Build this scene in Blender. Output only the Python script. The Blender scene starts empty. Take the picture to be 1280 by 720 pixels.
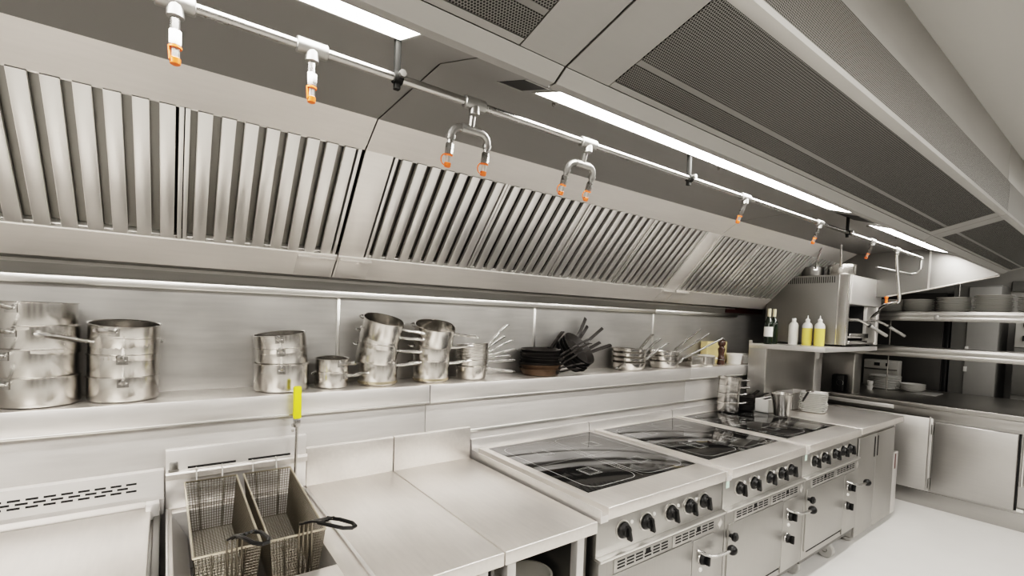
import bpy, bmesh, math, random
from mathutils import Vector, Matrix
random.seed(7)
PI = math.pi
C = bpy.context.scene.collection

# ------------------------------------------------------------------ materials
def new_mat(name):
    m = bpy.data.materials.new(name); m.use_nodes = True
    nt = m.node_tree
    return m, nt, nt.nodes['Principled BSDF']

def N(nt, t, **kw):
    n = nt.nodes.new(t)
    for k, v in kw.items(): setattr(n, k, v)
    return n

def math_node(nt, op, a=None, b=None, c=None):
    n = N(nt, 'ShaderNodeMath', operation=op)
    for i, v in enumerate((a, b, c)):
        if v is None: continue
        if hasattr(v, 'is_linked') or hasattr(v, 'links'): nt.links.new(v, n.inputs[i])
        else: n.inputs[i].default_value = v
    return n.outputs[0]

def steel(name, col=(.62, .612, .592), rough=.3, var=.1, stretch=(3, 60, 60), cvar=.12, bump=0, blotch=1.6, aniso=0.0, metallic=1.0):
    """stainless sheet: brushed grain + soft blotches in roughness and tone"""
    m, nt, p = new_mat(name)
    tc = N(nt, 'ShaderNodeTexCoord')
    mp = N(nt, 'ShaderNodeMapping'); mp.inputs['Scale'].default_value = stretch
    nt.links.new(tc.outputs['Object'], mp.inputs['Vector'])
    g = N(nt, 'ShaderNodeTexNoise'); g.inputs['Scale'].default_value = 2.2; g.inputs['Detail'].default_value = 2
    nt.links.new(mp.outputs['Vector'], g.inputs['Vector'])
    b = N(nt, 'ShaderNodeTexNoise'); b.inputs['Scale'].default_value = blotch; b.inputs['Detail'].default_value = 4
    nt.links.new(tc.outputs['Object'], b.inputs['Vector'])
    s = math_node(nt, 'MULTIPLY_ADD', g.outputs['Fac'], .6, math_node(nt, 'MULTIPLY_ADD', b.outputs['Fac'], 1.2, .1))
    s = math_node(nt, 'SUBTRACT', s, 1.0)
    r = math_node(nt, 'MULTIPLY_ADD', s, var * 1.6, rough)
    nt.links.new(r, p.inputs['Roughness'])
    cr = N(nt, 'ShaderNodeMixRGB', blend_type='MIX')
    cr.inputs['Color1'].default_value = (*[c * (1 - cvar) for c in col], 1)
    cr.inputs['Color2'].default_value = (*[min(1, c * (1 + cvar)) for c in col], 1)
    f = math_node(nt, 'MULTIPLY_ADD', s, 1.3, .5)
    nt.links.new(f, cr.inputs['Fac'])
    nt.links.new(cr.outputs['Color'], p.inputs['Base Color'])
    p.inputs['Metallic'].default_value = metallic
    bump = 0
    if bump:
        bn = N(nt, 'ShaderNodeBump'); bn.inputs['Strength'].default_value = bump; bn.inputs['Distance'].default_value = .01
        nt.links.new(s, bn.inputs['Height']); nt.links.new(bn.outputs['Normal'], p.inputs['Normal'])
    return m

def plain(name, col, rough=.5, metallic=0.0, spec=.5, noise=.06, scale=8, trans=0.0, coat=0.0, sss=0.0):
    m, nt, p = new_mat(name)
    tc = N(nt, 'ShaderNodeTexCoord')
    b = N(nt, 'ShaderNodeTexNoise'); b.inputs['Scale'].default_value = scale; b.inputs['Detail'].default_value = 3
    nt.links.new(tc.outputs['Object'], b.inputs['Vector'])
    cr = N(nt, 'ShaderNodeMixRGB')
    cr.inputs['Color1'].default_value = (*[c * (1 - noise) for c in col], 1)
    cr.inputs['Color2'].default_value = (*[min(1, c * (1 + noise)) for c in col], 1)
    nt.links.new(b.outputs['Fac'], cr.inputs['Fac']); nt.links.new(cr.outputs['Color'], p.inputs['Base Color'])
    p.inputs['Roughness'].default_value = rough; p.inputs['Metallic'].default_value = metallic
    p.inputs['Specular IOR Level'].default_value = spec
    p.inputs['Transmission Weight'].default_value = trans
    p.inputs['Coat Weight'].default_value = coat
    return m

def emit(name, col, strength):
    m, nt, p = new_mat(name)
    p.inputs['Base Color'].default_value = (*col, 1)
    p.inputs['Emission Color'].default_value = (*col, 1)
    p.inputs['Emission Strength'].default_value = strength
    return m

def perforated(name, col, pitch=.0105, rad=.33, rough=.38):
    """steel sheet with staggered round holes; object X and Y span the sheet"""
    m, nt, p = new_mat(name)
    tc = N(nt, 'ShaderNodeTexCoord')
    sep = N(nt, 'ShaderNodeSeparateXYZ'); nt.links.new(tc.outputs['Object'], sep.inputs[0])
    u = math_node(nt, 'DIVIDE', sep.outputs['X'], pitch)
    v = math_node(nt, 'DIVIDE', sep.outputs['Y'], pitch * 1.732)
    def lattice(du, dv):
        a = math_node(nt, 'SUBTRACT', math_node(nt, 'FRACT', math_node(nt, 'ADD', u, 50 + du)), .5)
        b = math_node(nt, 'MULTIPLY', math_node(nt, 'SUBTRACT', math_node(nt, 'FRACT', math_node(nt, 'ADD', v, 50 + dv)), .5), 1.732)
        return math_node(nt, 'SQRT', math_node(nt, 'ADD', math_node(nt, 'MULTIPLY', a, a), math_node(nt, 'MULTIPLY', b, b)))
    d = math_node(nt, 'MINIMUM', lattice(0, 0), lattice(.5, .5))
    hole = math_node(nt, 'LESS_THAN', d, rad)
    cr = N(nt, 'ShaderNodeMixRGB'); nt.links.new(hole, cr.inputs['Fac'])
    cr.inputs['Color1'].default_value = (*col, 1); cr.inputs['Color2'].default_value = (.012, .012, .011, 1)
    nt.links.new(cr.outputs['Color'], p.inputs['Base Color'])
    met = math_node(nt, 'SUBTRACT', 1.0, hole); nt.links.new(met, p.inputs['Metallic'])
    r = math_node(nt, 'MULTIPLY_ADD', hole, .5, rough); nt.links.new(r, p.inputs['Roughness'])
    return m

M = {}
M['worktop'] = steel('worktop_steel', (.74, .705, .668), .36, .14, (30, 3, 30), .11, 0, 3.0, metallic=.8)
M['sheet'] = steel('sheet_steel', (.74, .72, .70), .36, .08, (3, 30, 30), .06, metallic=.7)
M['front'] = steel('front_steel', (.46, .449, .43), .42, .10, (60, 60, 3), .08)
M['hood'] = steel('hood_steel', (.66, .63, .595), .36, .10, (3, 30, 30), .07, metallic=.5)
M['hood_grey'] = steel('hood_grey_steel', (.32, .313, .298), .48, .08, (3, 30, 30), .05, metallic=.5)
M['bracket'] = plain('dark_bracket', (.010, .010, .009), .7, 0, .2)
M['fascia'] = steel('fascia_steel', (.47, .46, .44), .42, .10, (2, 12, 12), .10, metallic=.6)
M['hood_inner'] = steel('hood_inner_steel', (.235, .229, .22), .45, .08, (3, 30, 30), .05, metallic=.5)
M['end_plate'] = steel('end_plate_steel', (.33, .323, .31), .34, .08, (3, 30, 30), .05)
M['grill'] = steel('grill_steel', (.27, .262, .25), .45, .08, (3, 30, 30), .06)
M['cold'] = steel('cold_door_steel', (.47, .46, .445), .34, .10, (30, 2, 30), .06)
M['sheet_y'] = steel('sheet_steel_crosswise', (.44, .43, .41), .36, .06, (30, 2, 30), .04)
M['band_y'] = steel('bright_rail_crosswise', (.52, .51, .49), .32, .04, (30, 2, 30), .02)
M['chrome'] = plain('chrome', (.74, .73, .71), .18, 1.0, .5, .02)
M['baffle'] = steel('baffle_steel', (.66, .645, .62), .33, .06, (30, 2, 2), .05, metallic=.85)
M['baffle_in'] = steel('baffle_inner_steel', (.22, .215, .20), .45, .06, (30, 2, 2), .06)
M['wall_steel'] = steel('wall_steel', (.46, .45, .432), .36, .14, (2, 22, 22), .14, 0, 3.0, metallic=.72)
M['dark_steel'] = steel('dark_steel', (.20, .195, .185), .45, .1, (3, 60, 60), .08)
M['pot'] = steel('pot_steel', (.64, .62, .59), .23, .05, (3, 3, 24), .05, 0, 5)
M['pot_base'] = steel('stained_pot_base', (.60, .53, .40), .30, .12, (4, 4, 70), .12, .01, 14)
M['handle'] = steel('handle_steel', (.50, .49, .47), .24, .08, (30, 30, 30), .05, 0)
M['pipe'] = steel('pipe_steel', (.40, .392, .375), .26, .08, (30, 30, 30), .08, 0)
M['cast'] = steel('cast_fitting', (.33, .325, .31), .42, .08, (20, 20, 20), .08)
M['wire'] = steel('basket_wire', (.22, .20, .165), .40, .1, (40, 40, 40), .15, 0)
M['rim'] = steel('basket_rim', (.60, .55, .45), .30, .1, (40, 40, 40), .12, 0)
M['iron'] = plain('black_iron', (.034, .031, .029), .40, .3, .5, .4, 20)
M['rust'] = plain('browned_iron', (.10, .066, .042), .5, .3, .5, .4, 26)
M['hob'] = plain('hob_glass', (.012, .012, .012), .07, 0, .6, .2, 4)
M['mark'] = plain('hob_marking', (.62, .62, .60), .5)
M['black'] = plain('black_plastic', (.009, .009, .009), .36, 0, .35)
M['dark'] = plain('dark_void', (.012, .012, .012), .8)
M['rubber'] = plain('grey_rubber', (.42, .41, .39), .6)
M['white'] = plain('white_plastic', (.80, .79, .76), .45)
M['ceramic'] = plain('white_ceramic', (.78, .77, .74), .22, 0, .5, .02)
M['greyceramic'] = plain('grey_ceramic', (.56, .55, .52), .3, 0, .5, .03)
M['orange'] = plain('orange_plastic', (.85, .16, .03), .4)
M['yellow'] = plain('yellow_plastic', (.85, .77, .03), .4)
M['oil'] = plain('yellow_oil', (.80, .66, .16), .25)
M['clear'] = plain('milky_plastic', (.74, .73, .70), .3)
M['card'] = plain('yellow_card', (.80, .66, .34), .6)
M['wood'] = plain('dark_wood', (.055, .025, .016), .25, 0, .6, .3, 30)
M['bottle'] = plain('green_glass', (.010, .018, .010), .08, 0, .6)
M['cream'] = plain('cream_foil', (.72, .66, .48), .4)
M['label'] = plain('paper_label', (.84, .83, .80), .6)
M['mint'] = plain('mint_label', (.62, .80, .70), .5)
M['red'] = plain('dark_red', (.10, .022, .018), .5)
M['redlabel'] = plain('red_pack', (.45, .10, .07), .5)
M['teal'] = plain('teal_pack', (.12, .36, .30), .5)
M['floor'] = plain('floor_resin', (.76, .745, .72), .42, 0, .4, .05, 3)
M['paint'] = plain('wall_paint', (.42, .41, .39), .7, 0, .3, .03, 2)
M['ceil'] = plain('ceiling_paint', (.43, .422, .40), .8, 0, .3, .02, 2)
M['bright_paint'] = plain('pale_wall_paint', (.62, .61, .59), .7, 0, .3, .03, 2)
M['charcoal'] = plain('charcoal_panel', (.045, .042, .038), .4)
M['midgrey'] = plain('mid_grey_panel', (.20, .198, .188), .45)
M['lightgrey'] = plain('light_grey_panel', (.36, .355, .34), .45)
M['tube'] = emit('light_diffuser', (1.0, .965, .92), 26.0)
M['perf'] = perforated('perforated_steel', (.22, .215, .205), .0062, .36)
M['perf_front'] = perforated('perforated_fascia', (.50, .49, .47), .0062, .31)
M['band'] = steel('bright_rail', (.76, .745, .715), .30, .03, (3, 20, 20), .02)
M['greywater'] = plain('dark_oil', (.03, .024, .014), .05)
M['tubwall'] = plain('milky_bucket', (.55, .54, .50), .35)

# ------------------------------------------------------------------ mesh building
class MB:
    def __init__(s): s.bm = bmesh.new()
    def _bev(s, vs, b, seg=2):
        es = list({e for v in vs for e in v.link_edges})
        bmesh.ops.bevel(s.bm, geom=es, offset=b, segments=seg, profile=.5, affect='EDGES', clamp_overlap=True)
    def box(s, x0, x1, y0, y1, z0, z1, b=0.0, seg=2):
        x0, x1 = min(x0, x1), max(x0, x1); y0, y1 = min(y0, y1), max(y0, y1); z0, z1 = min(z0, z1), max(z0, z1)
        v = [s.bm.verts.new(p) for p in ((x0,y0,z0),(x1,y0,z0),(x1,y1,z0),(x0,y1,z0),(x0,y0,z1),(x1,y0,z1),(x1,y1,z1),(x0,y1,z1))]
        for f in ((0,3,2,1),(4,5,6,7),(0,1,5,4),(1,2,6,5),(2,3,7,6),(3,0,4,7)): s.bm.faces.new([v[i] for i in f])
        if b: s._bev(v, b, seg)
        return s
    def obox(s, c, ax, ay, az, b=0.0):
        """oriented box: centre and three half-axis vectors"""
        c, ax, ay, az = map(Vector, (c, ax, ay, az))
        v = [s.bm.verts.new(c + i*ax + j*ay + k*az) for i, j, k in ((-1,-1,-1),(1,-1,-1),(1,1,-1),(-1,1,-1),(-1,-1,1),(1,-1,1),(1,1,1),(-1,1,1))]
        for f in ((0,3,2,1),(4,5,6,7),(0,1,5,4),(1,2,6,5),(2,3,7,6),(3,0,4,7)): s.bm.faces.new([v[i] for i in f])
        if b: s._bev(v, b)
        return s
    def prism(s, prof, x0, x1, b=0.0):
        """closed YZ profile swept along X"""
        a = [s.bm.verts.new((x0, y, z)) for y, z in prof]; c = [s.bm.verts.new((x1, y, z)) for y, z in prof]
        n = len(prof)
        for i in range(n): s.bm.faces.new((a[i], a[(i+1) % n], c[(i+1) % n], c[i]))
        s.bm.faces.new(a[::-1]); s.bm.faces.new(c)
        if b: s._bev(a + c, b)
        return s
    def strip(s, prof, x0, x1, t=.002):
        """open YZ polyline swept along X as a thin sheet"""
        out = []
        P = [Vector((0, y, z)) for y, z in prof]
        for i, p in enumerate(P):
            d = (P[min(i+1, len(P)-1)] - P[max(i-1, 0)]).normalized()
            nrm = Vector((0, -d.z, d.y)); out.append(p + nrm * t)
        return s.prism([(p.y, p.z) for p in P] + [(p.y, p.z) for p in out[::-1]], x0, x1)
    def quad(s, *ps):
        s.bm.faces.new([s.bm.verts.new(p) for p in ps]); return s
    def tube(s, pts, r, seg=10, closed=False, caps=True):
        pts = [Vector(p) for p in pts]; n = len(pts)
        rs = r if isinstance(r, (list, tuple)) else [r] * n
        t0 = (pts[1] - pts[0]).normalized()
        up = Vector((0, 0, 1)) if abs(t0.z) < .9 else Vector((1, 0, 0))
        nx = t0.cross(up).normalized(); rings = []; prev = t0
        for i, p in enumerate(pts):
            if closed: t = (pts[(i+1) % n] - pts[i-1]).normalized()
            elif i == 0: t = t0
            elif i == n-1: t = (pts[i] - pts[i-1]).normalized()
            else: t = ((pts[i+1]-p).normalized() + (p-pts[i-1]).normalized()).normalized()
            q = prev.rotation_difference(t); nx = (q @ nx).normalized(); prev = t
            by = t.cross(nx).normalized(); nx = by.cross(t).normalized()
            rings.append([s.bm.verts.new(p + rs[i]*(math.cos(2*PI*k/seg)*nx + math.sin(2*PI*k/seg)*by)) for k in range(seg)])
        for i in range(n if closed else n-1):
            a, b = rings[i], rings[(i+1) % n]
            for k in range(seg): s.bm.faces.new((a[k], a[(k+1) % seg], b[(k+1) % seg], b[k]))
        if caps and not closed: s.bm.faces.new(rings[0][::-1]); s.bm.faces.new(rings[-1])
        return s
    def lathe(s, prof, c=(0,0,0), seg=32, axis='Z', close=True):
        """profile of (radius, height) turned about an axis through c"""
        c = Vector(c); rings = []
        for r, h in prof:
            if r < 1e-6:
                rings.append([s.bm.verts.new(s._ax(c, 0, 0, h, axis))]); continue
            rings.append([s.bm.verts.new(s._ax(c, r*math.cos(2*PI*k/seg), r*math.sin(2*PI*k/seg), h, axis)) for k in range(seg)])
        for a, b in zip(rings, rings[1:]):
            for k in range(seg):
                k2 = (k+1) % seg
                if len(a) == 1 and len(b) == 1: continue
                if len(a) == 1: s.bm.faces.new((a[0], b[k2], b[k]))
                elif len(b) == 1: s.bm.faces.new((a[k], a[k2], b[0]))
                else: s.bm.faces.new((a[k], a[k2], b[k2], b[k]))
        return s
    @staticmethod
    def _ax(c, u, v, h, axis):
        if axis == 'Z': return c + Vector((u, v, h))
        if axis == 'Y': return c + Vector((u, -h, v))       # height runs towards the room (-Y)
        return c + Vector((h, u, v))
    def sphere(s, c, r, seg=14, sq=(1,1,1)):
        prof = [(r*math.sin(PI*i/8), -r*math.cos(PI*i/8)) for i in range(9)]
        n0 = len(s.bm.verts); s.lathe(prof, (0,0,0), seg); s.bm.verts.ensure_lookup_table()
        for v in s.bm.verts[n0:]: v.co = Vector(c) + Vector((v.co.x*sq[0], v.co.y*sq[1], v.co.z*sq[2]))
        return s

ORG = {}
def thing(name, label, cat, loc=(0,0,0), group=None):
    o = bpy.data.objects.new(name, None); o.empty_display_size = .1; C.objects.link(o)
    o.location = loc; o['label'] = label; o['category'] = cat
    if group: o['group'] = group
    ORG[o.name] = Vector(loc)
    return o

def obj(name, mb, mat, parent=None, org=None, smooth=True, label=None):
    me = bpy.data.meshes.new(name)
    bmesh.ops.recalc_face_normals(mb.bm, faces=mb.bm.faces[:])
    mb.bm.to_mesh(me); mb.bm.free()
    L = Vector(org) if org is not None else (ORG.get(parent.name, Vector()) if parent else Vector())
    if L.length: me.transform(Matrix.Translation(-L))
    o = bpy.data.objects.new(name, me); C.objects.link(o)
    me.materials.append(M[mat] if isinstance(mat, str) else mat)
    if smooth:
        me.shade_smooth(); me.set_sharp_from_angle(angle=math.radians(32))
    if parent: o.parent = parent; ORG[o.name] = L
    elif org is not None: o.location = L
    if label: o['label'] = label
    return o

def tag(o, label, cat, group=None):
    o['label'] = label; o['category'] = cat
    if group: o['group'] = group
    return o

def struct(name, mb, mat, org=None):
    o = obj(name, mb, mat, None, org); o['kind'] = 'structure'; return o

def dup(root, loc, rot=(0,0,0), label=None, group=None):
    r = root.copy(); C.objects.link(r); r.location = loc; r.rotation_euler = rot
    if label: r['label'] = label
    if group: r['group'] = group
    for ch in list(root.children):
        c = ch.copy(); C.objects.link(c); c.parent = r
        for g in list(ch.children):
            d = g.copy(); C.objects.link(d); d.parent = c
    return r

ORD = ['lowest', 'second from the bottom', 'third from the bottom', 'fourth from the bottom', 'fifth from the bottom',
       'sixth from the bottom', 'seventh from the bottom', 'eighth from the bottom', 'ninth from the bottom', 'tenth from the bottom']
def ordinal(i, n): return 'topmost' if i == n-1 else ORD[i]

# ------------------------------------------------------------------ room shell
WY = 2.67           # rear wall face
CEIL = 2.705
struct('floor', MB().box(-2.6, 8.3, -3.2, 2.8, -.06, 0), 'floor')
struct('ceiling', MB().box(-2.6, 8.3, -3.2, 2.8, CEIL, CEIL+.06), 'ceil')
struct('wall_back', MB().box(-2.6, 8.3, WY, WY+.1, 0, CEIL), 'wall_steel')
struct('wall_left', MB().box(-2.7, -2.6, -3.2, 2.8, 0, CEIL), 'bright_paint')
struct('wall_right', MB().box(8.3, 8.4, -3.2, 2.8, 0, CEIL), 'paint')
struct('wall_front', MB().box(-2.6, 8.3, -3.3, -3.2, 0, CEIL), 'paint')
for i, (xa, xb) in enumerate(((-1.5, -.75), (-.1, .5), (1.5, 2.5), (3.9, 4.7))):
    struct(f'door_{i+1}', MB().box(xa, xb, -3.2, -3.16, 0, 2.1, .004), 'charcoal')  # unseen dark panels, added for the pans and worktops to reflect
# service spine behind the cooking line, carrying the pot shelf
XS = [-1.6, 1.19, 3.69, 4.95]
for i in range(3):
    a, b = XS[i] + .0015, XS[i+1] - .0015
    struct(f'trim_{i+1}', MB().box(a, b, 2.42, WY, 0, 1.252, .002), 'sheet')
struct('trim_4', MB().box(-1.6, 3.512, 2.635, WY, 1.823, 1.858, .004), 'band')
struct('trim_5', MB().box(3.518, 4.9, 2.635, WY, 1.823, 1.858, .004), 'band')
struct('trim_6', MB().box(-1.6, 4.9, 2.662, WY, 1.905, 1.918), 'band')
for i, x in enumerate((.76, 2.15, 3.52)):
    struct(f'trim_{7+i}', MB().box(x, x+(.018 if i == 0 else .020), 2.664, WY, 1.36, 1.822, .001), 'band')
struct('trim_10', MB().box(4.72, 5.5, 2.664, WY, 1.87, 2.0), 'red')
struct('trim_11', MB().box(1.46, 4.62, 2.405, 2.42, 1.045, 1.062, .003), 'band')

# ------------------------------------------------------------------ pot shelf (three sections)
for i, (w, who) in enumerate((('first', 'left section carrying the big saucepans, in front of the fryer'), ('second', 'middle section carrying the black iron pans'),
                              ('third', 'short right section carrying the pepper mill'))):
    a, b = XS[i] + .002, XS[i+1] - .002
    t = thing('pot_shelf', f'stainless steel wall shelf, {who}', 'shelf', ((a+b)/2, 2.5, 1.355), 'pot shelf sections')
    obj('shelf_board', MB().box(a, b, 2.37, WY-.002, 1.335, 1.355, .002), 'worktop', t)
    obj('front_fascia', MB().box(a, b, 2.368, 2.384, 1.262, 1.3545, .003), 'sheet', t)
    obj('drip_lip', MB().box(a, b, 2.362, 2.419, 1.253, 1.2625, .002), 'band', t)

# ------------------------------------------------------------------ extraction hood
FS, FE = (2.387, 2.018), (2.01, 2.433)      # filter plane, low and high edge (y, z)
fd = Vector((0, FE[0]-FS[0], FE[1]-FS[1])); FL = fd.length; fd.normalize()
fn = Vector((0, -fd.z, fd.y))               # towards room and down
if fn.z > 0: fn = -fn
def fpt(s, off=0): return Vector((0, FS[0], FS[1])) + fd*s + fn*off
PL = [( .765, 2.284), (.500, 2.3525)]       # underside of supply plenum
def plz(y): return 2.284 + (.765 - y) * .2586
def perf_panel(name, x0, x1, y0, y1, parent, mat, off=.0):
    """perforated sheet lying on the sloped plenum underside (object X/Y span the sheet)"""
    dy = y1 - y0; z0, z1 = plz(y0) - off, plz(y1) - off
    ang = math.atan2(z1 - z0, dy); ln = math.hypot(dy, z1 - z0)
    w = x1 - x0
    mb = MB().box(0, w, 0, ln, -.004, .002)
    o = obj(name, mb, mat, None)
    o.parent = parent
    # the sheet's own frame: X along the hood, Y down the slope towards the room
    sx = 1
    u = Vector((0, dy, z1 - z0)).normalized(); nrm = Vector((1,0,0)).cross(u)
    R = Matrix((Vector((1,0,0)), u, nrm)).transposed().to_4x4()
    o.matrix_local = Matrix.Translation(Vector((x0, y0, z0)) - ORG[parent.name]) @ R
    return o

SEC = [(-1.6, .677), (.683, 3.437), (3.443, 5.79)]
FILT = [[-1.176, -.561, .054], [.813, 1.428, 2.043, 2.658], [3.447+.03, 4.092, 4.707, 5.15]]
FEND = [.669, 3.273, 5.765]
HL = ['stainless extraction hood, left section over the fryer', 'stainless extraction hood, long middle section over the ranges', 'stainless extraction hood, far section over the grill']
for i, (a, b) in enumerate(SEC):
    t = thing('extraction_hood', HL[i], 'hood', ((a+b)/2, 1.4, 2.5), 'extraction hood sections')
    # gutter lip
    obj('gutter_lip', MB().strip([(2.492, 1.922), (2.387, 2.018), (2.405, 2.036), (2.45, 2.0)], a, b, .003), 'hood', t)
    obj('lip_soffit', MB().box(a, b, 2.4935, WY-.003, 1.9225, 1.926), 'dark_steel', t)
    obj('lip_bead', MB().tube([(a, 2.389, 2.022), (b, 2.389, 2.022)], .0055, 8), 'band', t)
    # bearing frame behind filters, strip above, inner top, lamp slope
    obj('filter_back', MB().strip([fpt(.01, -.07).yz, fpt(FL-.01, -.07).yz], a, b, .003), 'dark', t)
    obj('upper_strip', MB().strip([(2.012, 2.431), (1.871, 2.516)], a, b, -.004), 'hood', t)
    obj('inner_top', MB().strip([(1.885, 2.52), (1.346, 2.524), (1.145, 2.458), (.835, 2.352)], a, b, .004), 'hood_inner', t)
    obj('front_beam', MB().strip([(.84, 2.36), (.819, 2.261), (.80, 2.262), (.768, 2.283)], a, b, .004), 'hood_grey', t)
    # filter posts
    posts = []
    if i == 0: posts = []
    if i == 1: posts = [(a, .806), (3.276, b)]
    if i == 2: posts = [(a, 3.47)]
    for (p0, p1) in posts:
        obj('filter_post', MB().obox(fpt(FL/2, -.006) + Vector(((p0+p1)/2, 0, 0)), ((p1-p0)/2, 0, 0), fd*(FL/2), fn*.006, .002), 'hood', t)
    for j, f0 in enumerate(FILT[i]):
        f1 = (FILT[i] + [FEND[i]])[j+1] if j+1 < len(FILT[i]) else FEND[i]
        fr = MB()
        w = f1 - f0
        for xx in (f0+.009, f1-.009):
            fr.obox(fpt(FL/2, -.014) + Vector((xx, 0, 0)), (.0075, 0, 0), fd*(FL/2-.004), fn*.014, .002)
        for ss in (.008, FL-.008):
            fr.obox(fpt(ss, -.025) + Vector(((f0+f1)/2, 0, 0)), (w/2-.002, 0, 0), fd*.006, fn*.012, .001)
        fo = obj('baffle_filter', fr, 'baffle', t)
        n = 8 if w > .5 else 6
        p = (w-.036) / n
        sl = MB(); inn = MB()
        for k in range(n):
            xc = f0 + .018 + p*(k+.5)
            # front channel: shallow U with folded edges
            sl.obox(fpt(FL/2, -.002) + Vector((xc+.006, 0, 0)), (p*.29, 0, 0), fd*(FL/2-.006), fn*.0022, .0015)
            for sg in (-1, 1):
                sl.obox(fpt(FL/2, -.012) + Vector((xc+.006+sg*p*.29, 0, 0)), (.0015, 0, 0), fd*(FL/2-.008), fn*.010)
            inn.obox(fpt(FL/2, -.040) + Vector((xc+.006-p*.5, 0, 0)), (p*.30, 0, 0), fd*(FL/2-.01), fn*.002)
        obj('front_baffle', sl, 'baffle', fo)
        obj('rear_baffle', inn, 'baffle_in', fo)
    # lip drain covers beside the section joints
    cov = []
    if i == 0: cov = [(.50, .668)]
    if i == 1: cov = [(.692, .85), (3.27, 3.425)]
    if i == 2: cov = [(3.455, 3.63)]
    for c0, c1 in cov:
        ld = Vector((0, 2.387-2.492, 2.018-1.922)); ll = ld.length; ld.normalize(); ln = Vector((0, -ld.z, ld.y))
        ln = -ln if ln.z > 0 else ln
        mid = Vector(((c0+c1)/2, (2.387+2.492)/2, (2.018+1.922)/2))
        obj('drain_cover', MB().obox(mid + ln*.004, ((c1-c0)/2, 0, 0), ld*(ll/2-.006), ln*.002, .001).obox(mid + ln*.01 + ld*(ll/2-.012), ((c1-c0)/2, 0, 0), ld*.006, ln*.008, .002), 'hood', t)
    # supply plenum: solid end plates, perforated sheets, fascia
    pa, pb = [(-1.5, .556), (.813, 3.33), (3.57, 5.72)][i]
    for q0, q1 in ((a, pa-.003), (pb+.003, b)):
        obj('plenum_plate', MB().strip([(.765, plz(.765)), (.503, plz(.503))], q0, q1, .004), 'hood_grey', t)
    obj('plenum_edge', MB().strip([(.765, plz(.765)), (.748, plz(.748)-.001)], pa, pb, .003), 'hood_grey', t)
    perf_panel('perforated_plate', pa, pb, .692, .746, t, 'perf')
    obj('plate_rib', MB().strip([(.692, plz(.692)-.0005), (.676, plz(.676)-.002)], pa, pb, .002), 'hood_inner', t)
    perf_panel('perforated_plate', pa, pb, .503, .676, t, 'perf')
    obj('front_bead', MB().strip([(.503, plz(.503)), (.492, plz(.492)-.002), (.479, 2.357), (.477, 2.366)], a, b, .004), 'fascia', t)
    # perforated lower fascia, plain upper fascia
    o = obj('lower_fascia', MB().box(0, b-a, 0, 2.512-2.366, 0, .004), 'perf_front' if i != 2 else 'hood_grey', None)
    o.parent = t
    o.matrix_local = Matrix.Translation(Vector((a, .479, 2.366)) - ORG[t.name]) @ Matrix.Rotation(PI/2, 4, 'X')
    obj('upper_fascia', MB().box(a, b, .481, .487, 2.516, CEIL-.001, .001), 'fascia', t)
    obj('fascia_joint', MB().box(a, b, .476, .482, 2.5105, 2.5165, .001), 'hood_grey', t)
    if i < 2:
        obj('joint_cover', MB().box(b-.006, b+.003, .4755, .481, 2.36, 2.51), 'band', t)
    obj('hood_back', MB().box(a, b, .50, WY-.003, CEIL-.012, CEIL-.002), 'hood_grey', t)
    if i == 2:
        e = MB(); x0, x1 = b, b+.006
        P = [(.819, 2.261), (1.285, 2.146), (1.285, 2.53), (.819, 2.36)]
        e.prism([(.82, 2.243), (1.285, 2.137), (1.285, 2.535), (.82, 2.40)], x0, x1)
        obj('end_panel', e, 'end_plate', t)
        obj('end_panel_edge', MB().box(b-.004, b+.001, 1.279, 1.293, 2.13, 2.50), 'band', t)
        obj('rear_end_panel', MB().prism([(1.293, 2.137), (1.60, 2.075), (WY-.01, 2.05), (WY-.01, 2.54), (1.293, 2.535)], x0+.001, x1+.001), 'dark_steel', t)
        obj('end_flange', MB().tube([(b-.004, .82, 2.245), (b-.004, 1.285, 2.139), (b-.004, 1.60, 2.076)], .008, 8), 'hood', t)
        obj('front_end', MB().prism([(.481, 2.36), (.819, 2.26), (.84, 2.45), (.84, CEIL-.02), (.481, CEIL-.02)], x0, x1), 'hood_grey', t)

# lamps recessed in the slope between beam and inner top
LS = (2.524-2.458) / (1.346-1.145)
def lz(y): return 2.524 - (1.346 - y) * LS
LAMP = [(-1.35, .508, 'bright strip lamp in the left hood section, above the fryer', 'tube'),
        (.972, 3.32, 'long bright strip lamp in the middle hood section', 'tube'),
        (4.01, 5.55, 'short bright strip lamp in the far hood section', 'tube')]
for a, b, lb, mt in LAMP:
    t = thing('strip_light', lb, 'light', ((a+b)/2, 1.19, lz(1.19)), 'hood strip lights')
    u = Vector((0, 1, LS)).normalized(); n = Vector((0, LS, -1)).normalized()
    mid = Vector(((a+b)/2, 1.175, lz(1.175)))
    obj('diffuser', MB().obox(mid + n*.004, ((b-a)/2, 0, 0), u*.068, n*.002), mt, t)
    f = MB()
    for sg in (-1, 1): f.obox(mid + n*.004 + u*(sg*.073), ((b-a)/2+.006, 0, 0), u*.005, n*.004, .001)
    for xx in (a-.004, b+.004): f.obox(Vector((xx, mid.y, mid.z)) + n*.004, (.004, 0, 0), u*.076, n*.004, .001)
    obj('lamp_frame', f, 'hood_grey', t)
    pins = MB()
    for xx in ([-.2] if a < 0 else [a+.12, (a+b)/2]): pins.lathe([(0, -.016), (.006, -.014), (.006, 0), (0, 0)], Vector((xx, 1.285, lz(1.285))), 10)
    obj('latch_pin', pins, 'pipe', t)
sl = MB(); mid = Vector((.905, 1.21, lz(1.21)))
sl.obox(mid + n*.003, (.045, 0, 0), u*.075, n*.002)
t = thing('vent_slot', 'small dark slot in the hood slope between the left and middle strip lamps', 'vent', tuple(mid))
obj('slot_opening', sl, 'dark', t)
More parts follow.
